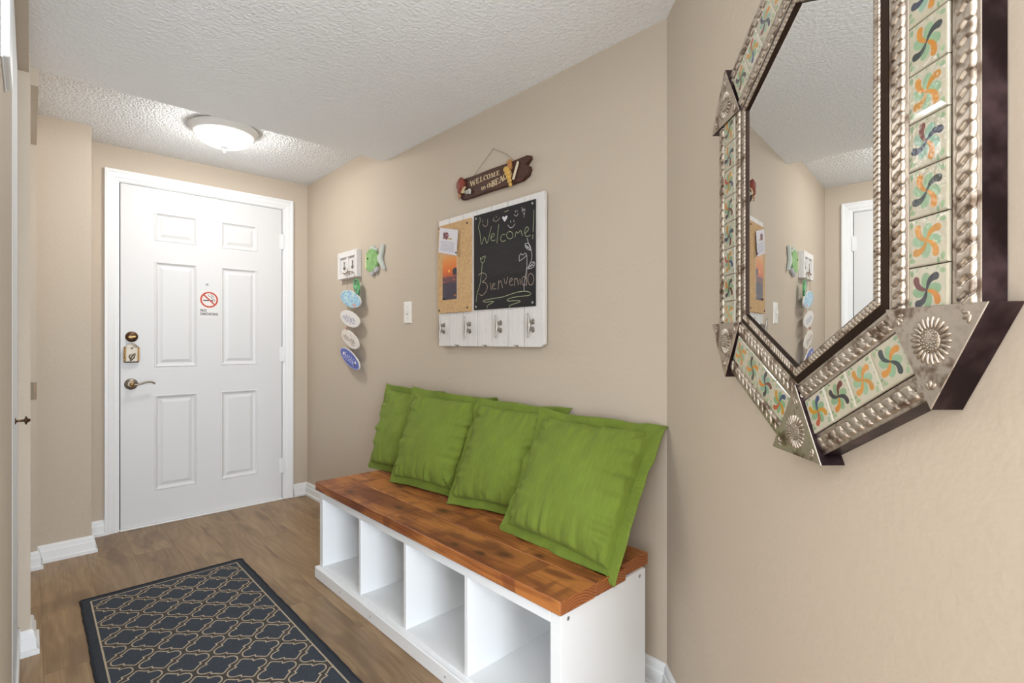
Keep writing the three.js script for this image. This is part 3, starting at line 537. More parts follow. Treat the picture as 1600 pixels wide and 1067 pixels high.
// ---------------------------------------------------------------- tiled mirror
{
  const U0 = 0.789, YC = 1.363, A = 28.6 * R, W0 = 0.2007, WB2 = 0.120, // half width at the rim's foot, width of the frame
     cA = Math.cos(A), sA = Math.sin(A);
  const tinNoise = dataTex(512, 512, (u, v) => { const a = fbm(u * 10, v * 10, 4, 10, 10), b = fbm(u * 40, v * 40, 2, 40, 40), s = clamp01((a - 0.56) * 4) * 0.75; const c = mix([196, 184, 170], [96, 76, 62], clamp01(s + (b - 0.5) * 0.35)); return c; }, true); scaled(tinNoise, 0.22);
  const tin = new THREE.MeshStandardMaterial({ map: tinNoise, roughness: 0.33, metalness: 0.92 });
  const sideNoise = scaled(dataTex(256, 256, (u, v) => { const a = fbm(u * 6, v * 6, 4, 6, 6); return mix([48, 37, 40], [96, 78, 84], clamp01((a - 0.38) * 2.4)); }, true), 0.18);
  const tinDark = new THREE.MeshStandardMaterial({ map: sideNoise, roughness: 0.38, metalness: 0.9 });
  const tinBrown = new THREE.MeshStandardMaterial({ color: srgb(58, 44, 36), roughness: 0.5, metalness: 0.8 });
  const g = group('wall_mirror', 'hexagonal wall mirror in a pressed tin frame set with painted flower tiles', 'mirror', [XR + TX * U0, YC, CZ + TZ * U0], -Math.PI / 2 - ANG);
  // six sides: outward normal n, along a, distance of the rim's foot
  const yv = o => 0.3245 + o / cA, ys = o => yv(o) - (W0 + o) * Math.tan(A), top = o => 0.0324 - o * 0.042; // face of the frame falls slightly outwards
  // corner plates: inner point, two outer points
  const plates = [[[0.2010, -0.2155], [0.3385, -0.2155], [0.2695, -0.3310]], [[0, -0.3255], [0.0705, -0.4405], [-0.0705, -0.4405]]];
  const allPlates = [plates[0], plates[0].map(([x, y]) => [x, -y]), plates[0].map(([x, y]) => [-x, y]), plates[0].map(([x, y]) => [-x, -y]), plates[1], plates[1].map(([x, y]) => [x, -y])];
  // shorten a side's end so that it stays under the plates' outer edges
  const clip = (sd, o, s) => { for (const [, p, q] of allPlates) { const e = [q[0] - p[0], q[1] - p[1]], l = Math.hypot(...e); let k = [e[1] / l, -e[0] / l]; if (k[0] * p[0] + k[1] * p[1] < 0) k = [-k[0], -k[1]]; const lim = p[0] * k[0] + p[1] * k[1] - 0.004, at = (sd.d + o) * (sd.n[0] * k[0] + sd.n[1] * k[1]), per = sd.a[0] * k[0] + sd.a[1] * k[1]; if (at + s * per > lim) s = (lim - at) / per; } return s; };
  const sides = [];
  for (const sx of [1, -1]) sides.push({ n: [sx, 0], a: [0, sx], d: W0, s0: o => -ys(o), s1: o => ys(o), tiles: 8 });
  for (const sx of [1, -1]) for (const sy of [-1, 1]) {
    const n = [sx * sA, sy * cA], a = [-n[1], n[0]], end = o => (sx * (W0 + o)) * a[0] + sy * ys(o) * a[1], ver = o => sy * yv(o) * a[1];
    const f = end(0) > ver(0);
    sides.push({ n, a, d: 0.3245 * cA, s0: f ? ver : end, s1: f ? end : ver, tiles: 4 });
  }
  for (const sd of sides) { const f0 = sd.s0, f1 = sd.s1; sd.s0 = o => clip(sd, o, f0(o)); sd.s1 = o => clip(sd, o, f1(o)); }
  const P = (sd, o, s, z) => [sd.n[0] * (sd.d + o) + sd.a[0] * s, sd.n[1] * (sd.d + o) + sd.a[1] * s, z];
  // tiles
  const CR = ['#b9b09a', '#b4ab94', '#bdb4a1'];
  function comma(x, ang, len, w0, w1, bend, col) { // a brush dab: thin at the middle of the tile, round and hooked at its end
    x.fillStyle = col;
    for (let k = 0; k <= 40; k++) { const t = k / 40, a = ang + bend * t * t, rr = len * t; x.beginPath(); x.arc(64 + rr * Math.cos(a), 64 + rr * Math.sin(a), w0 + (w1 - w0) * Math.pow(t, 0.8), 0, 7); x.fill(); }
  }
  const variants = [['#b9741f', '#64302a', '#2a2a30', '#7d9a74'], ['#bd7b1d', '#6d382c', '#25302e', '#84a07b'], ['#a94c36', '#33456a', '#b98327', '#7c9b76'], ['#bf8129', '#222f2a', '#b47c26', '#8aa582'], ['#b8781f', '#6e3a2f', '#303647', '#82a08a']];
  const tileMats = variants.map((c, k) => new THREE.MeshPhysicalMaterial({
    map: canvasTex(128, 128, x => {
      x.fillStyle = CR[k % 3]; x.fillRect(0, 0, 128, 128);
      for (const [px, py, r] of [[14, 16, 9], [30, 9, 6], [113, 17, 10], [98, 8, 6], [16, 112, 10], [9, 96, 7], [113, 111, 10], [99, 120, 7], [64, 7, 3]]) { x.fillStyle = r % 2 ? '#7b946f' : '#8ea37d'; x.beginPath(); x.ellipse(px, py, r, r * 0.62, (px + py) * 0.05, 0, 7); x.fill(); }
      const rot = [0.2, 0.55, 0.0, 0.4, 0.75][k];
      for (let i = 0; i < 4; i++) comma(x, rot + Math.PI / 4 + i * Math.PI / 2, 34, 3, 12, 0.5, c[3]);
      for (let i = 0; i < 4; i++) comma(x, rot + i * Math.PI / 2, 45, 2, 10, 0.5, i % 2 ? c[2] : i === 0 || k % 2 ? c[0] : c[1]);
    }),
    roughness: 0.22, clearcoat: 1, clearcoatRoughness: 0.06,
  }));
  const glaze = dataTex(128, 128, (u, v) => fbm(u * 6, v * 6, 3, 6, 6)); tileMats.forEach(m => { m.bumpMap = glaze; m.bumpScale = 0.0012; });
  const TW = 0.0553, TH = 0.0548;
  const tileGeo = (() => { // pillowed tile, along y, across x
    const ring = (i, z) => [-TH / 2 + i, -TW / 2 + i, TH / 2 - i, TW / 2 - i, z];
    const q = nested([ring(0, 0), ring(0, 0.0022), ring(0.0006, 0.0034), ring(0.002, 0.0040), ring(0.008, 0.0044)]);
    const p = q.attributes.position, uv = q.attributes.uv; for (let k = 0; k < p.count; k++) uv.setXY(k, p.getX(k) / TH + 0.5, p.getY(k) / TW + 0.5); return q;
  })();
  // pressed chain of interlocking lobes on a strip o0..o1 of a side: grooves reach in from both edges by turns
  function chain(sd, o0, o1, base, pitch, half, high, res) {
    const L = (sd.s1(o0) - sd.s0(o0) + sd.s1(o1) - sd.s0(o1)) / 2, nu = Math.max(2, Math.round(L / res)), nv = Math.round((o1 - o0) / res), mid = (o0 + o1) / 2, r = pitch * 0.24;
    const seg = (px, py, ax, ay, bx, by) => { const dx = bx - ax, dy = by - ay, t = clamp01(((px - ax) * dx + (py - ay) * dy) / (dx * dx + dy * dy)); return Math.hypot(px - ax - t * dx, py - ay - t * dy); };
    return grid(nu, nv, (u, v) => {
      const o = o0 + (o1 - o0) * v, s = sd.s0(o) + (sd.s1(o) - sd.s0(o)) * u, e = o - mid;
      const q = ((s / pitch) % 1 + 1) % 1 * pitch; let d = 1;
      for (const k of [-1, 0, 1, 2]) { // bent grooves
        d = Math.min(d, seg(q, e, k * pitch, -half * 1.1, k * pitch + pitch * 0.10, -half * 0.35), seg(q, e, k * pitch + pitch * 0.10, -half * 0.35, k * pitch + pitch * 0.42, half * 0.22));
        d = Math.min(d, seg(q, e, (k + 0.5) * pitch, half * 1.1, (k + 0.4) * pitch, half * 0.35), seg(q, e, (k + 0.4) * pitch, half * 0.35, (k + 0.08) * pitch, -half * 0.22));
      }
      const lobe = x => { const t = x - Math.round(x); return Math.sqrt(Math.max(0, 1 - 3.4 * t * t)); };
      const right = half * (0.66 + 0.34 * lobe(q / pitch)) - e, left = half * (0.66 + 0.34 * lobe(q / pitch - 0.5)) + e, out = Math.min(right, left);
      const b = typeof base === 'function' ? base(o) : base;
      let z = b; if (out > 0) { const m = clamp01(Math.min(d - pitch * 0.02, out) / r); z = b + (m > 0 ? high * Math.sqrt(1 - (1 - m) * (1 - m)) : -0.0004); } else z = b - 0.0005 * Math.exp(out / (pitch * 0.06));
      if (v === 0 || v === 1) z = b - 0.001;
      const p = P(sd, o, s, z); return [p[0], p[1], p[2], p[0] + 0.3 * sd.n[0], p[1] + 0.3 * sd.n[1]];
    });
  }
  const up = q => { const n = q.attributes.normal; let z = 0; for (let k = 0; k < n.count; k += 7) z += n.getZ(k); if (z < 0) { const i = q.index.array; for (let k = 0; k < i.length; k += 3) [i[k], i[k + 1]] = [i[k + 1], i[k]]; q.computeVertexNormals(); } return q; };
  let tv = 0;
  for (const sd of sides) {
    // body of the side
    const sec = s => [[0.0, 0.001], [WB2, 0.001], [WB2, 0.0268], [0.0, 0.0318]].map(([o, z]) => P(sd, o, s(o), z));
    let body = loft2(sec(sd.s0), sec(sd.s1)); { const p = body.attributes.position; let vol = 0; for (let i = 0; i < p.count; i += 3) vol += V().fromBufferAttribute(p, i).dot(V().fromBufferAttribute(p, i + 1).cross(V().fromBufferAttribute(p, i + 2))); if (vol < 0) body = loft2(sec(sd.s1), sec(sd.s0)); }
    const bar = mesh('frame_side', body, tinDark, g);
    mesh('chain_band', up(chain(sd, 0.0, 0.0300, top, 0.0145, 0.0098, 0.0030, 0.0008)), tin, bar).userData.label = 'pressed tin chain band';
    mesh('chain_band', up(chain(sd, 0.0865, WB2, top, 0.0178, 0.0112, 0.0034, 0.0009)), tin, bar);
    const mid = sd.tiles === 8 ? 0 : (sd.s0(0.058) + sd.s1(0.058)) / 2;
    for (let k = 0; k < sd.tiles; k++) {
      const s = mid + (k - (sd.tiles - 1) / 2) * 0.0563, c = P(sd, 0.0583, s, top(0.0583) - 0.0016);
      const t = mesh('tile', tileGeo, tileMats[(tv * 3 + (tv >> 2)) % 5], bar); tv++;
      t.position.set(...c); t.rotation.z = Math.atan2(sd.n[1], sd.n[0]) ; t.rotation.x = 0.02 * (rnd() - 0.5); t.rotation.y = 0.03 * (rnd() - 0.5);
    }
    // rope rim towards the glass, its outer side sloping into a groove
    const rim = chain(sd, -0.0233, -0.0100, 0.0352, 0.0078, 0.0056, 0.0016, 0.0006);
    const rs = s => [[-0.0233, 0.018], [0.0, 0.018], [0.0, 0.0325], [-0.0097, 0.0350], [-0.0233, 0.0350]].map(([o, z]) => P(sd, o, s(o), z));
    let rb = loft2(rs(sd.s0), rs(sd.s1)); { const p = rb.attributes.position; let vol = 0; for (let i = 0; i < p.count; i += 3) vol += V().fromBufferAttribute(p, i).dot(V().fromBufferAttribute(p, i + 1).cross(V().fromBufferAttribute(p, i + 2))); if (vol < 0) rb = loft2(rs(sd.s1), rs(sd.s0)); }
    const rm = mesh('inner_rim', rb, tinBrown, g); mesh('rope_moulding', up(rim), tin, rm);
  }
  // glass, not quite parallel to the wall
  const GLASS_TURN = 0.45 * R;
  { const o = -0.0238, w = W0 + o, sh = new THREE.Shape(); [[w, -ys(o)], [w, ys(o)], [0, yv(o)], [-w, ys(o)], [-w, -ys(o)], [0, -yv(o)]].forEach(([x, y], k) => k ? sh.lineTo(x, y) : sh.moveTo(x, y)); sh.closePath();
    const mg = mesh('mirror_glass', new THREE.ExtrudeGeometry(sh, { depth: 0.004, bevelEnabled: false }).translate(0, 0, -0.004).rotateY(GLASS_TURN).translate(0, 0, 0.0295), new THREE.MeshStandardMaterial({ color: rgb(0.93, 0.94, 0.93), metalness: 1, roughness: 0.0 }), g); mg.userData.label = 'clear silvered mirror glass';
    mesh('backing_board', new THREE.ExtrudeGeometry(sh, { depth: 0.020, bevelEnabled: false }).translate(0, 0, 0.002), M.dark, g); }
  // corner plates: triangles with folded sides, a pressed rosette and three leaf marks
  for (const tri of allPlates) {
    let t = tri; const area = (t[1][0] - t[0][0]) * (t[2][1] - t[0][1]) - (t[2][0] - t[0][0]) * (t[1][1] - t[0][1]); if (area < 0) t = [t[0], t[2], t[1]];
    const skirt = loft2(t.map(p => [...p, 0.001]).reverse(), t.map(p => [...p, 0.0362]).reverse());
    const { x: cx, y: cy } = { x: (t[0][0] + t[1][0] + t[2][0]) / 3, y: (t[0][1] + t[1][1] + t[2][1]) / 3 };
    const vol = (() => { const p = skirt.attributes.position; let v = 0; for (let i = 0; i < p.count; i += 3) v += V().fromBufferAttribute(p, i).dot(V().fromBufferAttribute(p, i + 1).cross(V().fromBufferAttribute(p, i + 2))); return v; })();
    const sk = vol < 0 ? loft2(t.map(p => [...p, 0.001]), t.map(p => [...p, 0.0362])) : skirt;
    const plate = mesh('corner_plate', sk, tinDark, g);
    const inset = t.map(([x, y]) => [cx + (x - cx) * 0.985, cy + (y - cy) * 0.985]);
    const face = new GB(); const lo = t.map(p => [...p, 0.0362]), hi = inset.map(p => [...p, 0.0373]);
    for (let i = 0; i < 3; i++) face.quad(lo[i], lo[(i + 1) % 3], hi[(i + 1) % 3], hi[i]); face.tri(...hi);
    const fg = face.geo(); mesh('plate_face', fg, tin, plate);
    // rosette
    const pr = []; for (let k = 0; k < 22; k++) { const a = k / 22 * 2 * Math.PI; pr.push(ball(0, 0, 0, 0.0062, 0.00215, 0.0026, 10, 6).translate(0.0168, 0, 0).rotateZ(a)); }
    for (let k = 0; k < 40; k++) { const a = k * 2.399, r = 0.0105 * Math.sqrt((k + 0.5) / 40); pr.push(ball(r * Math.cos(a), r * Math.sin(a), 0.0022, 0.0014, 0.0009, 0.0010, 6, 4)); }
    pr.push(ball(0, 0, 0, 0.0113, 0.0113, 0.0028, 20, 8));
    const ro = mesh('rosette', join(pr), tin, plate); ro.scale.set(1.22, 1.22, 1.15); ro.position.set(cx, cy, 0.0373); ro.userData.label = 'pressed sunflower rosette';
    t.forEach(([x, y]) => { const vx = cx - x, vy = cy - y, l = Math.hypot(vx, vy), a = Math.atan2(vy, vx), k = 0.022; const lf = mesh('leaf_mark', join([-0.75, 0, 0.75].map(b => ball(0.0058, 0, 0, 0.0052, 0.0026, 0.0018, 10, 6).rotateZ(a + b))), tin, plate); lf.position.set(x + vx / l * k, y + vy / l * k, 0.0373); });
  }
}

// ---------------------------------------------------------------- things on the bench wall
// local frame for wall things: x along +z of the world (towards the mirror), y up, z off the wall
const onWall = (name, label, cat, z, y, off = 0) => { const o = group(name, label, cat, [XR - off, y, z], -Math.PI / 2); return o; };
const whitePaint = new THREE.MeshStandardMaterial({ map: scaled(dataTex(256, 512, (u, v) => { const a = fbm(u * 30, v * 6, 3, 30, 6), b = clamp01((fbm(u * 14, v * 14, 3, 14, 14) - 0.66) * 6); return mix([224, 219, 214], [202, 195, 187], clamp01((a - 0.5) * 0.4 + 0.2 + b * 0.3)); }, true), 0.25, 0.5), roughness: 0.6 });
{ // hook board with cork and chalk panels
  const z0 = -2.066, z1 = -1.362, y0 = 1.086, y1 = 1.690, zc = (z0 + z1) / 2, B = onWall('hook_board', 'white plank hook board with cork, chalkboard and cleat hooks above the bench', 'hook board', zc, y0);
  const edges = [z0, -1.978, -1.874, -1.773, -1.673, -1.571, -1.475, z1];
  for (const y of [0.06, 0.47]) mesh('batten', cbox(z0 + 0.03 - zc, y, 0, z1 - 0.03 - zc, y + 0.07, 0.0095), whitePaint, B);
  for (let k = 0; k < 7; k++) {
    const a = edges[k] - zc + 0.0022, b = edges[k + 1] - zc - 0.0022, s = new THREE.Shape(), h = y1 - y0, c = 0.008;
    s.moveTo(a + 0.002, 0); // notched foot on every other plank
    if (k % 2) { const m = (a + b) / 2; s.lineTo(a + 0.028, 0); s.lineTo(a + 0.036, 0.007); s.lineTo(b - 0.036, 0.007); s.lineTo(b - 0.028, 0); s.lineTo(b - 0.002, 0); }
    else { s.lineTo(b - (k === 6 ? 0.02 : 0.002), 0); }
    s.lineTo(b, k === 6 ? 0.012 : 0.003); s.lineTo(b, h); s.lineTo(a, h); s.lineTo(a, 0.003); s.closePath();
    mesh('plank', metricUV(new THREE.ExtrudeGeometry(s, { depth: 0.015, bevelEnabled: true, bevelSize: 0.0014, bevelThickness: 0.0016, bevelSegments: 1, bevelOffset: -0.0014 }).translate(0, 0, 0.0096), k * 0.07, k * 0.13), whitePaint, B);
  }
  const F = 0.0262;
  const cork = new THREE.MeshStandardMaterial({ map: scaled(dataTex(512, 512, (u, v) => { const a = fbm(u * 120, v * 120, 2, 120, 120), b = fbm(u * 20, v * 20, 3, 20, 20); return mix([206, 170, 122], [166, 126, 84], clamp01((a - 0.38) * 1.6 + (b - 0.5) * 0.6)); }, true), 0.25), roughness: 0.9 });
  const cz0 = -2.060 - zc, cz1 = -1.806 - zc, cy0 = 1.243 - y0, cy1 = 1.662 - y0;
  const cp = mesh('cork_panel', cbox(cz0, cy0, F, cz1, cy1, F + 0.009, 0.0012), cork, B); cp.userData.label = 'tan cork panel';
  const rivet = (x, y, z, par, m = M.dark) => { const r = mesh('screw', lathe([[0, 0.003], [0.003, 0.0025], [0.005, 0.0008], [0.005, 0]].reverse(), 14).rotateX(Math.PI / 2), m, par); r.position.set(x, y, z); };
  for (const [x, y] of [[cz0 + 0.012, cy0 + 0.013], [cz1 - 0.024, cy0 + 0.018], [cz0 + 0.012, cy1 - 0.012], [cz1 - 0.024, cy1 - 0.020]]) rivet(x, y, F + 0.009, cp);
  // chalkboard
  const STROKES = [["g",[44,408,49,390,31,370,43,346,45,338,54,275,77,331,91,272,121,356]],["g",[116,307,140,313,141,322,129,325,117,314,119,298,132,292,147,295]],["g",[169,357,163,325,157,280]],["g",[208,308,196,313,183,305,180,291,190,280,211,284]],["g",[240,316,248,312,253,307,256,301,256,295,253,290,247,287,240,286,232,287,225,291,220,296,217,303,218,309,222,313,228,316,236,317,244,315]],["g",[268,288,274,316,286,298,302,316,311,288]],["g",[324,295,347,303,345,315,335,321,325,311,324,292,335,279,356,283]],["g",[376,379,373,332,372,295]],["g",[371,283,369,267]],["t",[62,393,63,385]],["t",[64,375,73,364,87,361,97,370,96,391]],["t",[136,391,137,383]],["t",[153,395,154,389]],["t",[131,382,143,373,161,373,177,384]],["h",[206,363,193,377,191,384,199,385,206,379,214,385,222,383,221,376,206,363]],["g",[205,403,218,403,230,406]],["w",[241,360,243,352]],["w",[261,359,262,352]],["w",[226,345,233,334,246,330,259,333,268,343]],["w",[270,396,271,389]],["w",[280,396,281,390]],["w",[264,381,272,373,280,373,286,382]],["w",[309,402,311,384]],["w",[311,392,318,394,320,385]],["w",[324,395,326,384]],["w",[315,376,322,379,325,374,320,368]],["w",[320,362,321,360]],["w",[339,274,343,257,358,232,365,211,365,188,354,169,338,153]],["w",[327,254,326,242,339,230,361,222,357,240,344,254,327,254]],["w",[328,249,359,224]],["w",[330,239,341,247,337,233,351,239]],["w",[345,152,347,166,361,176,379,177,381,165,369,152,345,152]],["w",[346,154,377,174]],["w",[354,164,364,156,361,169,374,161]],["w",[294,188,290,202,302,221,313,207,326,219,336,210,328,201,294,188]],["w",[336,208,339,176,332,134,319,92,322,69]],["g",[48,232,48,218,60,204,75,211,83,240,69,228,66,238,57,221,48,232]],["g",[60,204,56,171,51,140,42,104,24,76,18,39]],["t",[34,156,53,165,79,160,91,146,81,132,54,123,83,120,96,105,92,87,76,71,54,63,40,73]],["t",[114,115,117,98,120,85]],["t",[126,97,145,104,141,113,129,109,126,95,135,85,152,89]],["t",[165,83,169,121]],["t",[167,110,179,121,186,114,192,88]],["t",[202,126,211,90,225,132]],["t",[235,108,254,114,250,125,238,121,234,106,241,93,257,97]],["t",[264,91,267,123]],["t",[266,114,277,123,284,114,287,92]],["t",[297,117,299,93]],["t",[328,121,332,115,335,109,335,102,333,95,330,90,325,88,320,87,315,90,311,95,308,102,308,109,310,116,313,121,318,123,323,123,328,121]],["t",[337,153,334,115,334,87]],["t",[359,133,364,131,369,126,373,120,375,112,375,104,373,96,369,90,364,87,359,86,353,88,348,92,344,99,342,107,342,115,344,122,348,128,353,132,359,133]],["g",[136,34,111,36,78,33,59,42,122,47,191,49,250,60,293,65,334,65,361,55,355,46,313,46,257,45,220,38,221,30,264,31,302,28,293,22,250,16,231,10,236,4]],["g",[136,34,122,28,94,19,91,6]]];
  const kz0 = -1.786 - zc, kz1 = -1.407 - zc, ky0 = 1.247 - y0, ky1 = 1.665 - y0;
  const ct = canvasTex(1160, 1272, (x, w, h) => {
    x.fillStyle = '#211d1d'; x.fillRect(0, 0, w, h);
    for (let k = 0; k < 900; k++) { const px = 0.1 * w + rnd() * w * 0.8, py = h * (0.34 + 0.32 * rnd()), a = -0.2 + 0.25 * (rnd() - 0.5), l = 40 + rnd() * 170; x.strokeStyle = `rgba(150,140,150,${0.006 + 0.014 * rnd()})`; x.lineWidth = 3 + rnd() * 10; x.beginPath(); x.moveTo(px - l * Math.cos(a), py - l * Math.sin(a)); x.lineTo(px + l * Math.cos(a), py + l * Math.sin(a)); x.stroke(); }
    const col = { g: '#b9c592', w: '#d6d2d2', t: '#c0a795', h: '#e4dfe0' }, sx = w / (kz1 - kz0) / 1000, sy = h / (ky1 - ky0) / 1000;
    for (const [c, p] of STROKES) {
      const pts = []; for (let k = 0; k < p.length; k += 2) pts.push([(p[k] - 3) * sx, h - (p[k + 1] - 3) * sy]);
      for (let pass = 0; pass < 3; pass++) {
        x.strokeStyle = col[c]; x.globalAlpha = [0.8, 0.6, 0.4][pass]; x.lineWidth = [7, 4.5, 10][pass]; if (pass === 2) x.globalAlpha = 0.15; x.lineCap = x.lineJoin = 'round';
        x.beginPath(); x.moveTo(...pts[0]);
        if (pts.length === 2) x.lineTo(...pts[1]); else { for (let k = 1; k < pts.length - 1; k++) { const m = [(pts[k][0] + pts[k + 1][0]) / 2, (pts[k][1] + pts[k + 1][1]) / 2]; x.quadraticCurveTo(pts[k][0] + (rnd() - 0.5) * 3, pts[k][1] + (rnd() - 0.5) * 3, ...m); } x.lineTo(...pts[pts.length - 1]); }
        if (c === 'h') { x.fillStyle = col.h; x.fill(); } x.stroke();
      }
      x.globalAlpha = 1;
    }
    for (let k = 0; k < 14000; k++) { x.fillStyle = 'rgba(38,34,31,0.5)'; x.fillRect(rnd() * w, rnd() * h, 2, 2); }
  });
  const cb = mesh('chalkboard', new THREE.BoxGeometry(kz1 - kz0, ky1 - ky0, 0.006), [0, 1, 2, 3, 4, 5].map(k => k === 4 ? new THREE.MeshStandardMaterial({ map: ct, roughness: 0.85 }) : M.dark), B);
  cb.position.set((kz0 + kz1) / 2, (ky0 + ky1) / 2, F + 0.003); cb.userData.label = 'black chalkboard reading Welcome and Bienvenido';
  const kw = (kz1 - kz0) / 2, kh = (ky1 - ky0) / 2;
  for (const [a, b] of [[-1, -1], [1, -1], [-1, 1], [1, 1]]) rivet(a * (kw - 0.014), b * (kh - 0.014), 0.003, cb, M.screw);
  // cleat hooks
  for (const z of [-2.022, -1.823, -1.615, -1.424]) {
    const horn = tube([[0, 0.045, 0.029], [0, 0.030, 0.026], [0, 0.012, 0.024], [0, 0, 0.0235], [0, -0.012, 0.024], [0, -0.030, 0.026], [0, -0.045, 0.029]], 0.0066, 36, 10); // tapers to both tips
    { const p = horn.attributes.position; for (let k = 0; k < p.count; k++) { const y = p.getY(k), f = 1 - 0.52 * Math.min(1, Math.abs(y) / 0.045), zc2 = 0.0235 + 0.0055 * Math.pow(Math.abs(y) / 0.045, 1.5); p.setX(k, p.getX(k) * f); p.setZ(k, zc2 + (p.getZ(k) - zc2) * f); } horn.computeVertexNormals(); }
    const h = mesh('cleat_hook', join([horn, ...[1, -1].flatMap(q => [tube([[0, q * 0.009, 0.023], [0, q * 0.012, 0.013], [0, q * 0.015, 0.003]], 0.0072, 10, 12), ball(0, q * 0.045, 0.029, 0.0036, 0.0036, 0.0036, 10, 8)]), ball(0, 0, 0.022, 0.009, 0.018, 0.006, 14, 8)]), M.cleat = M.cleat || new THREE.MeshStandardMaterial({ color: rgb(0.34, 0.31, 0.27), roughness: 0.4, metalness: 0.9 }), B);
    h.position.set(z - zc, 1.171 - y0, F); h.userData.label = 'nickel boat-cleat hook';
    for (const s of [1, -1]) mesh('base_plate', lathe([[0, 0.004], [0.008, 0.0035], [0.011, 0.0015], [0.011, 0]].reverse(), 18).rotateX(Math.PI / 2).translate(0, s * 0.016, 0), M.cleat, h);
  }
  // pinned on the cork: a folded note and a sunset photograph
  const card = canvasTex(256, 256, x => { x.fillStyle = '#d5cfd2'; x.fillRect(0, 0, 256, 256); for (let k = 0; k < 40; k++) { x.fillStyle = ['#6d3540', '#8d4a4a', '#a57a72', '#5b4a58'][k % 4]; x.beginPath(); x.ellipse(60 + rnd() * 60, 50 + rnd() * 55, 6 + rnd() * 12, 5 + rnd() * 9, rnd() * 3, 0, 7); x.fill(); } x.fillStyle = '#b79a55'; x.fillRect(118, 92, 60, 14); x.strokeStyle = '#7d7d95'; x.lineWidth = 3; for (let r = 0; r < 7; r++) { x.beginPath(); for (let k = 0; k < 30; k++) { const px = 26 + k * 6.6, py = 135 + r * 15 + (rnd() - 0.5) * 8; k ? x.lineTo(px, py) : x.moveTo(px, py); } x.stroke(); } });
  const n = group('paper_note', 'white printed paper note pinned askew at the top of the cork panel', 'note', [XR - F - 0.0092, 1.578, -1.970], -Math.PI / 2);
  mesh('sheet', grid(14, 14, (u, v) => [(u - 0.5) * 0.155, (v - 0.5) * 0.118 - (u - 0.5) * 0.025, 0.0022 + 0.006 * Math.pow(Math.abs(u - 0.2), 2) + 0.004 * u * (1 - v), u, v]), new THREE.MeshStandardMaterial({ map: card, roughness: 0.7, side: THREE.DoubleSide }), n).rotation.z = -0.07;
  mesh('push_pin', join([ball(0, 0, 0.006, 0.0042, 0.0042, 0.004, 12, 8)]), M.dark, n).position.set(0.068, -0.062, 0.003);
  const photo = canvasTex(256, 480, (x, w, h) => {
    const g = x.createLinearGradient(0, 0, 0, h * 0.56); g.addColorStop(0, '#c9a27a'); g.addColorStop(0.3, '#d98a3a'); g.addColorStop(0.75, '#d2621d'); g.addColorStop(1, '#a64a22'); x.fillStyle = g; x.fillRect(0, 0, w, h * 0.56);
    x.fillStyle = '#f6b64a'; x.beginPath(); x.arc(118, 196, 15, 0, 7); x.fill(); x.fillStyle = '#5a3440'; x.fillRect(0, h * 0.52, w, h * 0.15);
    for (let k = 0; k < 60; k++) { x.fillStyle = ['#8a4a3c', '#b5643a', '#4d3142'][k % 3]; x.fillRect(rnd() * w * 0.8, h * (0.52 + rnd() * 0.14), 20 + rnd() * 60, 3); }
    x.fillStyle = '#2a1f2e'; x.beginPath(); x.ellipse(226, 205, 46, 34, 0, 0, 7); x.fill(); x.fillRect(190, 225, 70, 18);
    x.fillStyle = '#3a3040'; x.fillRect(0, h * 0.66, w, h * 0.34); x.strokeStyle = '#2a1a22'; x.lineWidth = 6; x.beginPath(); x.moveTo(0, h * 0.68); x.lineTo(w, h * 0.63); x.stroke();
    x.fillStyle = '#a86a38'; x.fillRect(205, h - 45, 36, 16);
  });
  const ph = group('photo_print', 'sunset photograph pinned below the paper note on the cork panel', 'photograph', [XR - F - 0.009, 1.418, -1.962], -Math.PI / 2);
  mesh('print', new THREE.BoxGeometry(0.112, 0.226, 0.0014).translate(0, 0, 0.001), [0, 1, 2, 3, 4, 5].map(k => k === 4 ? new THREE.MeshStandardMaterial({ map: photo, roughness: 0.35 }) : whitePaint), ph);
  mesh('push_pin', ball(0, 0, 0.004, 0.0042, 0.0042, 0.004, 12, 8), M.dark, ph).position.set(-0.046, -0.108, 0);
}
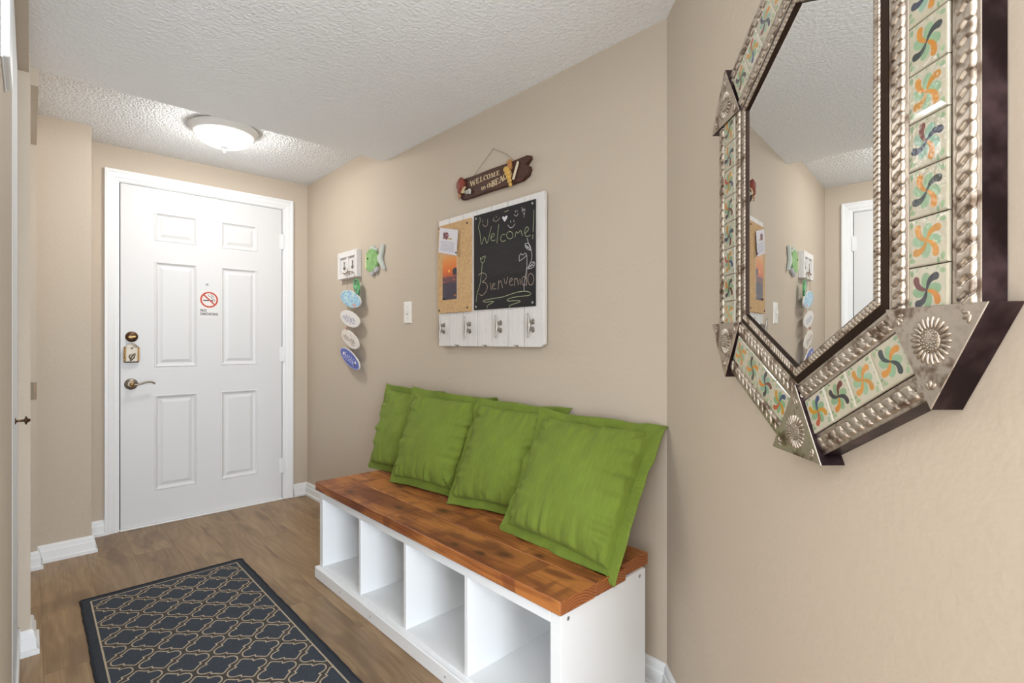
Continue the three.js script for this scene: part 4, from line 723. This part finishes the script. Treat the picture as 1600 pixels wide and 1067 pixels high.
{ // driftwood welcome sign on a cord
  const zc = -1.685, yc = 1.802, L = 0.47, o = onWall('driftwood_sign', 'driftwood sign with shells and cream lettering hung on a cord above the hook board', 'sign', zc, yc);
  const wood = canvasTex(1024, 256, (x, w, h) => {
    x.fillStyle = '#46261a'; x.fillRect(0, 0, w, h);
    for (let k = 0; k < 500; k++) { x.strokeStyle = ['rgba(90,50,25,0.35)', 'rgba(25,12,8,0.4)', 'rgba(120,72,36,0.22)'][k % 3]; x.lineWidth = 1 + rnd() * 3; const y = rnd() * h, a = rnd() * w; x.beginPath(); x.moveTo(a, y); x.bezierCurveTo(a + 60, y + 4 * (rnd() - 0.5), a + 120, y + 8 * (rnd() - 0.5), a + 220, y + 6 * (rnd() - 0.5)); x.stroke(); }
    x.fillStyle = '#d3bd93'; x.strokeStyle = '#d3bd93'; x.lineWidth = 2;
    const put = (s, px, py, size, rot, f = 'serif') => { x.save(); x.translate(px, py); x.rotate(rot); x.font = `bold ${size}px ${f}`; x.fillText(s, 0, 0); x.restore(); };
    [...'WELCOME'].forEach((c, k) => put(c, [196, 290, 350, 402, 452, 512, 590][k], 112 + [14, 4, 0, -4, -6, -8, -12][k] + k * 1, 88 - k * 3, -0.02));
    put('to the', 372, 212, 66, -0.06); [...'BEACH'].forEach((c, k) => put(c, 520 + k * 56, 212 - [0, 5, 13, 26, 42][k], 92, -0.10 - k * 0.04));
  });
  const s = new THREE.Shape(); [[-0.235, 0.018], [-0.228, -0.020], [-0.205, -0.042], [-0.13, -0.044], [0, -0.042], [0.12, -0.044], [0.19, -0.042], [0.225, -0.028], [0.236, -0.006], [0.230, 0.008], [0.214, 0.016], [0.226, 0.026], [0.237, 0.034], [0.236, 0.048], [0.22, 0.053], [0.12, 0.050], [0, 0.052], [-0.12, 0.050], [-0.205, 0.052], [-0.230, 0.04]].forEach(([a, b], k) => k ? s.lineTo(a, b) : s.moveTo(a, b)); s.closePath();
  const g = metricUV(new THREE.ExtrudeGeometry(s, { depth: 0.014, bevelEnabled: true, bevelSize: 0.003, bevelThickness: 0.003, bevelSegments: 2, bevelOffset: -0.003 }).translate(0, 0, 0.004));
  { const uv = g.attributes.uv, p = g.attributes.position; for (let k = 0; k < uv.count; k++) uv.setXY(k, clamp01(p.getX(k) / L + 0.5), clamp01((p.getY(k) + 0.046) / 0.1)); }
  mesh('plank', g, new THREE.MeshStandardMaterial({ map: wood, roughness: 0.7 }), o).userData.label = 'dark driftwood plank lettered WELCOME to the BEACH';
  const cord = new THREE.MeshStandardMaterial({ color: srgb(150, 132, 105), roughness: 0.9 });
  mesh('cord', join([tube([[-0.132, 0.05, 0.012], [-0.07, 0.095, 0.008], [-0.002, 0.140, 0.006]], 0.0011, 20, 6), tube([[-0.002, 0.140, 0.006], [0.07, 0.105, 0.008], [0.142, 0.052, 0.012]], 0.0011, 20, 6)]), cord, o);
  mesh('nail', lathe([[0, 0.008], [0.003, 0.008], [0.003, 0.0065], [0.001, 0.0065], [0.001, 0]].reverse(), 10).rotateX(Math.PI / 2), M.screw, o).position.set(-0.002, 0.142, 0);
  const shell = (c, r = 0.6) => new THREE.MeshStandardMaterial({ color: srgb(...c), roughness: r });
  const bumpy = (x, y, z, sx, sy, sz, sd, amp = 0.25) => { const q = mergeVertices(new THREE.SphereGeometry(1, 22, 14).deleteAttribute('uv').deleteAttribute('normal')); const p = q.attributes.position; for (let k = 0; k < p.count; k++) { const f = 1 + amp * (fbm(p.getX(k) * 3 + sd + 9, p.getY(k) * 3 + p.getZ(k) * 2 + sd + 9, 3) - 0.5) * 2; p.setXYZ(k, p.getX(k) * sx * f + x, p.getY(k) * sy * f + y, p.getZ(k) * sz * f + z); } q.computeVertexNormals(); q.setAttribute('uv', new THREE.BufferAttribute(new Float32Array(p.count * 2), 2)); return q; };
  mesh('coral', bumpy(-0.203, 0.022, 0.026, 0.025, 0.033, 0.015, 1, 0.55), shell([136, 62, 44]), o).userData.label = 'rust red coral lump';
  const scallop = (w, h) => grid(30, 12, (u, v) => { const a = (u - 0.5) * 2.3, rr = v, f = 1 + 0.06 * Math.cos(u * Math.PI * 16) * rr; return [Math.sin(a) * rr * w * f, (Math.cos(a) * rr) * h * f - h * 0.4, 0.010 * Math.sin(Math.PI * Math.min(1, rr * 0.9)) * (0.6 + 0.4 * Math.cos(a)) + 0.0015 * Math.cos(u * Math.PI * 16) * rr]; });
  const two = c => { const m = shell(c); m.side = THREE.DoubleSide; return m; };
  const sh = [[-0.182, -0.006, 0.026, 0.03, [205, 182, 138], 0.5], [-0.160, -0.020, 0.020, 0.022, [170, 165, 150], -0.4], [-0.208, -0.024, 0.020, 0.020, [176, 120, 78], 1.2], [-0.140, -0.018, 0.016, 0.02, [196, 190, 180], -1.2]];
  for (const [x, y, w, h, c, r] of sh) { const m = mesh('shell', scallop(w, h), two(c), o); m.position.set(x, y, 0.024); m.rotation.z = r; }
  mesh('spiral_shell', join([0, 1, 2, 3, 4].map(k => bumpy(0.112 + 0.005 * k, 0.020 - 0.017 * k, 0.028, 0.020 - 0.0028 * k, 0.013 - 0.001 * k, 0.012 - 0.0012 * k, k + 3, 0.12))), shell([206, 164, 84]), o);
  mesh('spiral_shell', join([0, 1, 2].map(k => bumpy(0.124 + 0.003 * k, 0.048 - 0.012 * k, 0.026, 0.014 - 0.002 * k, 0.010, 0.010, k + 9, 0.2))), shell([178, 124, 70]), o);
  mesh('razor_shell', new THREE.CapsuleGeometry(0.007, 0.062, 6, 12).scale(1, 1, 0.5).rotateZ(-0.42).translate(0.160, 0.004, 0.025), shell([214, 198, 168], 0.4), o);
}
{ // light switch
  const o = onWall('light_switch', 'cream toggle light switch plate on the wall beside the hook board', 'light switch', -2.385, 1.262);
  mesh('plate', nested([[-0.036, -0.058, 0.036, 0.058, 0], [-0.035, -0.057, 0.035, 0.057, 0.004], [-0.031, -0.053, 0.031, 0.053, 0.006]]), M.plastic, o);
  mesh('toggle', cbox(-0.005, -0.006, 0.005, 0.005, 0.014, 0.016, 0.0015), M.plastic, o);
  mesh('toggle_slot', box(-0.006, -0.013, 0.0055, 0.006, 0.013, 0.0066), new THREE.MeshStandardMaterial({ color: rgb(0.45, 0.42, 0.37), roughness: 0.6 }), o);
  for (const y of [-0.03, 0.03]) mesh('screw', lathe([[0, 0.0012], [0.003, 0.0008], [0.0032, 0]].reverse(), 10).rotateX(Math.PI / 2).translate(0, y, 0.006), M.screw, o);
}
{ // small shutter plaque
  const z0 = -3.178, z1 = -2.915, y0 = 1.502, w = z1 - z0, h = 0.168, o = onWall('shutter_plaque', 'small distressed white wooden shutter plaque near the front door', 'plaque', (z0 + z1) / 2, y0);
  mesh('frame', join([cbox(-w / 2, 0, 0, w / 2, h, 0.016), cbox(-w / 2, 0, 0.016, -w / 2 + 0.028, h, 0.033), cbox(w / 2 - 0.028, 0, 0.016, w / 2, h, 0.033), cbox(-w / 2 + 0.028, 0, 0.016, w / 2 - 0.028, 0.030, 0.033), cbox(-w / 2 + 0.028, h - 0.036, 0.016, w / 2 - 0.028, h, 0.033), cbox(-0.010, 0.03, 0.016, 0.010, h - 0.036, 0.031)]), whitePaint, o);
  const ink = new THREE.MeshStandardMaterial({ color: srgb(112, 100, 88), roughness: 0.8 });
  for (const x of [-0.056, 0.056]) {
    mesh('panel', cbox(x - 0.046, 0.030, 0.016, x + 0.046, h - 0.036, 0.020, 0.001), whitePaint, o);
    mesh('anchor_ornament', join([tube([[x, 0.062, 0.023], [x, 0.098, 0.023]], 0.0022, 6, 6), tube([[x - 0.014, 0.074, 0.023], [x - 0.008, 0.063, 0.023], [x, 0.060, 0.023], [x + 0.008, 0.063, 0.023], [x + 0.014, 0.074, 0.023]], 0.0022, 16, 6), new THREE.TorusGeometry(0.004, 0.0016, 6, 12).translate(x, 0.103, 0.023)]), ink, o);
  }
  mesh('twig', join([tube([[-0.045, 0.036, 0.036], [0.0, 0.028, 0.044], [0.05, 0.036, 0.042], [0.095, 0.030, 0.040]], 0.0032, 24, 6), tube([[0.02, 0.032, 0.042], [0.035, 0.055, 0.042]], 0.0022, 8, 6), tube([[0.05, 0.036, 0.042], [0.066, 0.014, 0.044]], 0.0022, 8, 6)]), new THREE.MeshStandardMaterial({ color: srgb(128, 104, 78), roughness: 0.9 }), o);
}
{ // string of oval plaques hung from the shutter
  const zc = -2.976, o = onWall('oval_plaque_string', 'string of four painted oval plaques hanging below the shutter plaque', 'wall hanging', zc, 0.93);
  const script = (x, n, col, y, amp) => { x.strokeStyle = col; x.lineWidth = 6; x.lineJoin = 'round'; x.beginPath(); for (let k = 0; k <= 160; k++) { const t = k / 160, px = 84 + t * 236 - 10 * Math.cos(t * n * 4 * Math.PI), py = y + Math.sin(t * n * 4 * Math.PI) * amp * (0.35 + 0.9 * vn(t * n * 2, y)); k ? x.lineTo(px, py) : x.moveTo(px, py); } x.stroke(); };
  const paint = [
    x => { x.fillStyle = '#9fc0cd'; x.fillRect(0, 0, 400, 200); for (let k = 0; k < 160; k++) { x.fillStyle = ['#7fa8cf', '#b9d6d3', '#a5cfc0', '#cfd9cf', '#5f8fc4'][k % 5]; x.globalAlpha = 0.5; x.beginPath(); x.ellipse(rnd() * 400, rnd() * 200, 8 + rnd() * 26, 5 + rnd() * 12, rnd() * 3, 0, 7); x.fill(); } x.globalAlpha = 1; x.fillStyle = '#cf8f80'; x.beginPath(); x.ellipse(292, 158, 34, 16, 0.2, 0, 7); x.fill(); x.strokeStyle = '#4d79b8'; x.lineWidth = 8; x.beginPath(); x.ellipse(110, 95, 60, 50, 0, 1.8, 4.4); x.stroke(); },
    x => { x.fillStyle = '#d9d2cc'; x.fillRect(0, 0, 400, 200); x.fillStyle = '#8d8890'; x.fillRect(62, 86, 14, 34); script(x, 4, '#6d7390', 108, 40); x.fillStyle = '#a6655c'; x.fillRect(226, 152, 12, 14); },
    x => { x.fillStyle = '#d8cdc0'; x.fillRect(0, 0, 400, 200); x.fillStyle = '#9b6a5c'; x.beginPath(); x.moveTo(70, 90); x.lineTo(90, 124); x.lineTo(54, 124); x.fill(); x.strokeStyle = '#8c7466'; x.lineWidth = 6; x.beginPath(); x.moveTo(200, 30); x.lineTo(206, 62); x.stroke(); script(x, 5, '#85776c', 112, 34); },
    x => { x.fillStyle = '#4b56a0'; x.fillRect(0, 0, 400, 200); x.strokeStyle = '#8d92c4'; x.lineWidth = 10; x.beginPath(); x.ellipse(200, 100, 186, 88, 0, 0, 7); x.stroke(); script(x, 3, '#c9cbe4', 84, 24); script(x, 3, '#b9bce0', 126, 22); x.fillStyle = '#e3d7d6'; x.beginPath(); x.ellipse(78, 100, 16, 26, 0.3, 0, 7); x.fill(); x.fillStyle = '#d8d2dc'; x.beginPath(); x.ellipse(318, 86, 15, 24, -0.3, 0, 7); x.fill(); x.fillStyle = '#20223c'; x.fillRect(300, 104, 30, 26); },
  ];
  const yy = [1.368, 1.247, 1.122, 1.004], tilt = [-13, -13, -20, -22], rx = [0.137, 0.132, 0.122, 0.138], ry = [0.050, 0.048, 0.047, 0.046], OFF = 0.040;
  const names = ['oval plaque painted with a blue beach', 'white oval plaque with grey script', 'cream oval plaque with brown script', 'blue oval plaque with white lettering'];
  const edge = new THREE.MeshStandardMaterial({ color: srgb(214, 208, 198), roughness: 0.6 });
  paint.forEach((f, k) => {
    const t = canvasTex(400, 200, f), s = new THREE.Shape(); s.absellipse(0, 0, rx[k], ry[k], 0, Math.PI * 2);
    const g = new THREE.ExtrudeGeometry(s, { depth: 0.005, bevelEnabled: true, bevelSize: 0.002, bevelThickness: 0.002, bevelSegments: 2, bevelOffset: -0.002, curveSegments: 40 });
    const uv = g.attributes.uv, p = g.attributes.position; for (let q = 0; q < uv.count; q++) uv.setXY(q, p.getX(q) / rx[k] / 2 + 0.5, p.getY(q) / ry[k] / 2 + 0.5);
    const m = mesh('oval_plaque', g, [new THREE.MeshStandardMaterial({ map: t, roughness: 0.45 }), edge], o);
    m.position.set([0.006, -0.005, 0.0, -0.003][k], yy[k] - 0.93, OFF); m.rotation.z = tilt[k] * R; m.userData.label = names[k];
  });
  const cord = new THREE.MeshStandardMaterial({ color: srgb(150, 122, 96), roughness: 0.9 });
  mesh('cord', join([tube([[-0.04, 0.602, 0.044], [-0.042, 0.53, 0.044], [-0.045, 0.49, 0.043]], 0.0013, 10, 6), tube([[0.052, 0.60, 0.044], [0.060, 0.53, 0.043], [0.058, 0.455, 0.043]], 0.0013, 10, 6), ...[[0.40, 0.345], [0.275, 0.225], [0.155, 0.105]].flatMap(([a, b]) => [-0.045, 0.055].map(x => tube([[x, a + 0.012 - x * 0.2, 0.042], [x, b - x * 0.2, 0.042]], 0.0013, 4, 6)))]), cord, o);
  mesh('bead', join([ball(-0.045, 0.262, 0.044, 0.006, 0.008, 0.006), ball(-0.045, 0.247, 0.044, 0.005, 0.006, 0.005)]), new THREE.MeshStandardMaterial({ color: srgb(178, 118, 104), roughness: 0.5 }), o);
  const leaf = new THREE.Shape(); leaf.moveTo(-0.01, 0.05); leaf.bezierCurveTo(0.03, 0.045, 0.05, 0.0, 0.03, -0.05); leaf.bezierCurveTo(-0.01, -0.035, -0.04, 0.0, -0.028, 0.045); leaf.closePath();
  const tn = mesh('glass_leaf', new THREE.ExtrudeGeometry(leaf, { depth: 0.006, bevelEnabled: true, bevelSize: 0.003, bevelThickness: 0.003, bevelSegments: 2 }), new THREE.MeshStandardMaterial({ map: scaled(dataTex(128, 128, (u, v) => { const a = fbm(u * 5, v * 5, 3, 5, 5); return mix([34, 70, 44], [104, 186, 112], clamp01((a - 0.3) * 2.2)); }, true), 0.1), roughness: 0.15 }), o);
  tn.position.set(0.072, 1.436 - 0.93, 0.036); tn.userData.label = 'glossy green leaf charm';
}
{ // green fish ornament
  const zc = -2.722, yc = 1.583, o = onWall('fish_ornament', 'green painted wooden fish ornament beside the shutter plaque', 'wall ornament', zc, yc);
  const gm = new THREE.MeshStandardMaterial({ map: scaled(dataTex(256, 256, (u, v) => { const a = fbm(u * 8, v * 8, 3, 8, 8), s = 0.5 + 0.5 * Math.sin((u + (Math.floor(v * 16) % 2) / 32) * Math.PI * 32) * Math.sin(v * Math.PI * 32); return mix([96, 142, 74], [150, 190, 120], clamp01(a * 0.9 + s * 0.2)); }, true), 0.2), roughness: 0.5 });
  const grey = new THREE.MeshStandardMaterial({ color: srgb(190, 194, 184), roughness: 0.7 }), lav = new THREE.MeshStandardMaterial({ color: srgb(176, 172, 172), roughness: 0.7 }), pale = new THREE.MeshStandardMaterial({ color: srgb(206, 204, 160), roughness: 0.6 });
  const ex = (pts, d, z, m, name, curve = true) => { const s = new THREE.Shape(); if (curve) s.setFromPoints(new THREE.CatmullRomCurve3(pts.map(([a, b]) => V(a, b, 0)), true).getPoints(60).map(p => new THREE.Vector2(p.x, p.y))); else { pts.forEach(([a, b], k) => k ? s.lineTo(a, b) : s.moveTo(a, b)); s.closePath(); } return mesh(name, metricUV(new THREE.ExtrudeGeometry(s, { depth: d, bevelEnabled: true, bevelSize: 0.003, bevelThickness: 0.003, bevelSegments: 2, bevelOffset: -0.003 }).translate(0, 0, z)), m, o); };
  ex([[-0.108, -0.01], [-0.10, 0.035], [-0.07, 0.062], [-0.03, 0.068], [0.005, 0.052], [0.032, 0.018], [0.034, -0.014], [0.008, -0.05], [-0.03, -0.066], [-0.075, -0.062], [-0.102, -0.04]], 0.012, 0.004, gm, 'body');
  ex([[-0.112, -0.012], [-0.106, 0.028], [-0.094, 0.05], [-0.092, 0.0], [-0.094, -0.045], [-0.108, -0.04]], 0.013, 0.005, pale, 'head');
  ex([[0.028, 0.008], [0.055, 0.035], [0.080, 0.078], [0.094, 0.075], [0.086, 0.035], [0.076, 0.006], [0.092, -0.03], [0.108, -0.064], [0.096, -0.068], [0.066, -0.040], [0.034, -0.012]], 0.009, 0.006, grey, 'tail');
  ex([[-0.062, 0.062], [-0.068, 0.084], [-0.055, 0.076], [-0.045, 0.086], [-0.03, 0.076], [-0.014, 0.082], [-0.006, 0.066], [0.012, 0.066], [0.012, 0.048], [-0.02, 0.058]], 0.008, 0.004, grey, 'fin', false);
  ex([[-0.062, -0.060], [-0.052, -0.084], [-0.034, -0.090], [-0.018, -0.078], [-0.02, -0.062]], 0.009, 0.006, lav, 'fin');
  ex([[-0.010, -0.050], [-0.008, -0.072], [0.012, -0.076], [0.032, -0.060], [0.03, -0.044], [0.012, -0.042]], 0.009, 0.006, lav, 'fin');
  mesh('eye', ball(-0.078, 0.014, 0.019, 0.006, 0.006, 0.004, 12, 8), M.dark, o);
}

renderer.render(scene, camera);
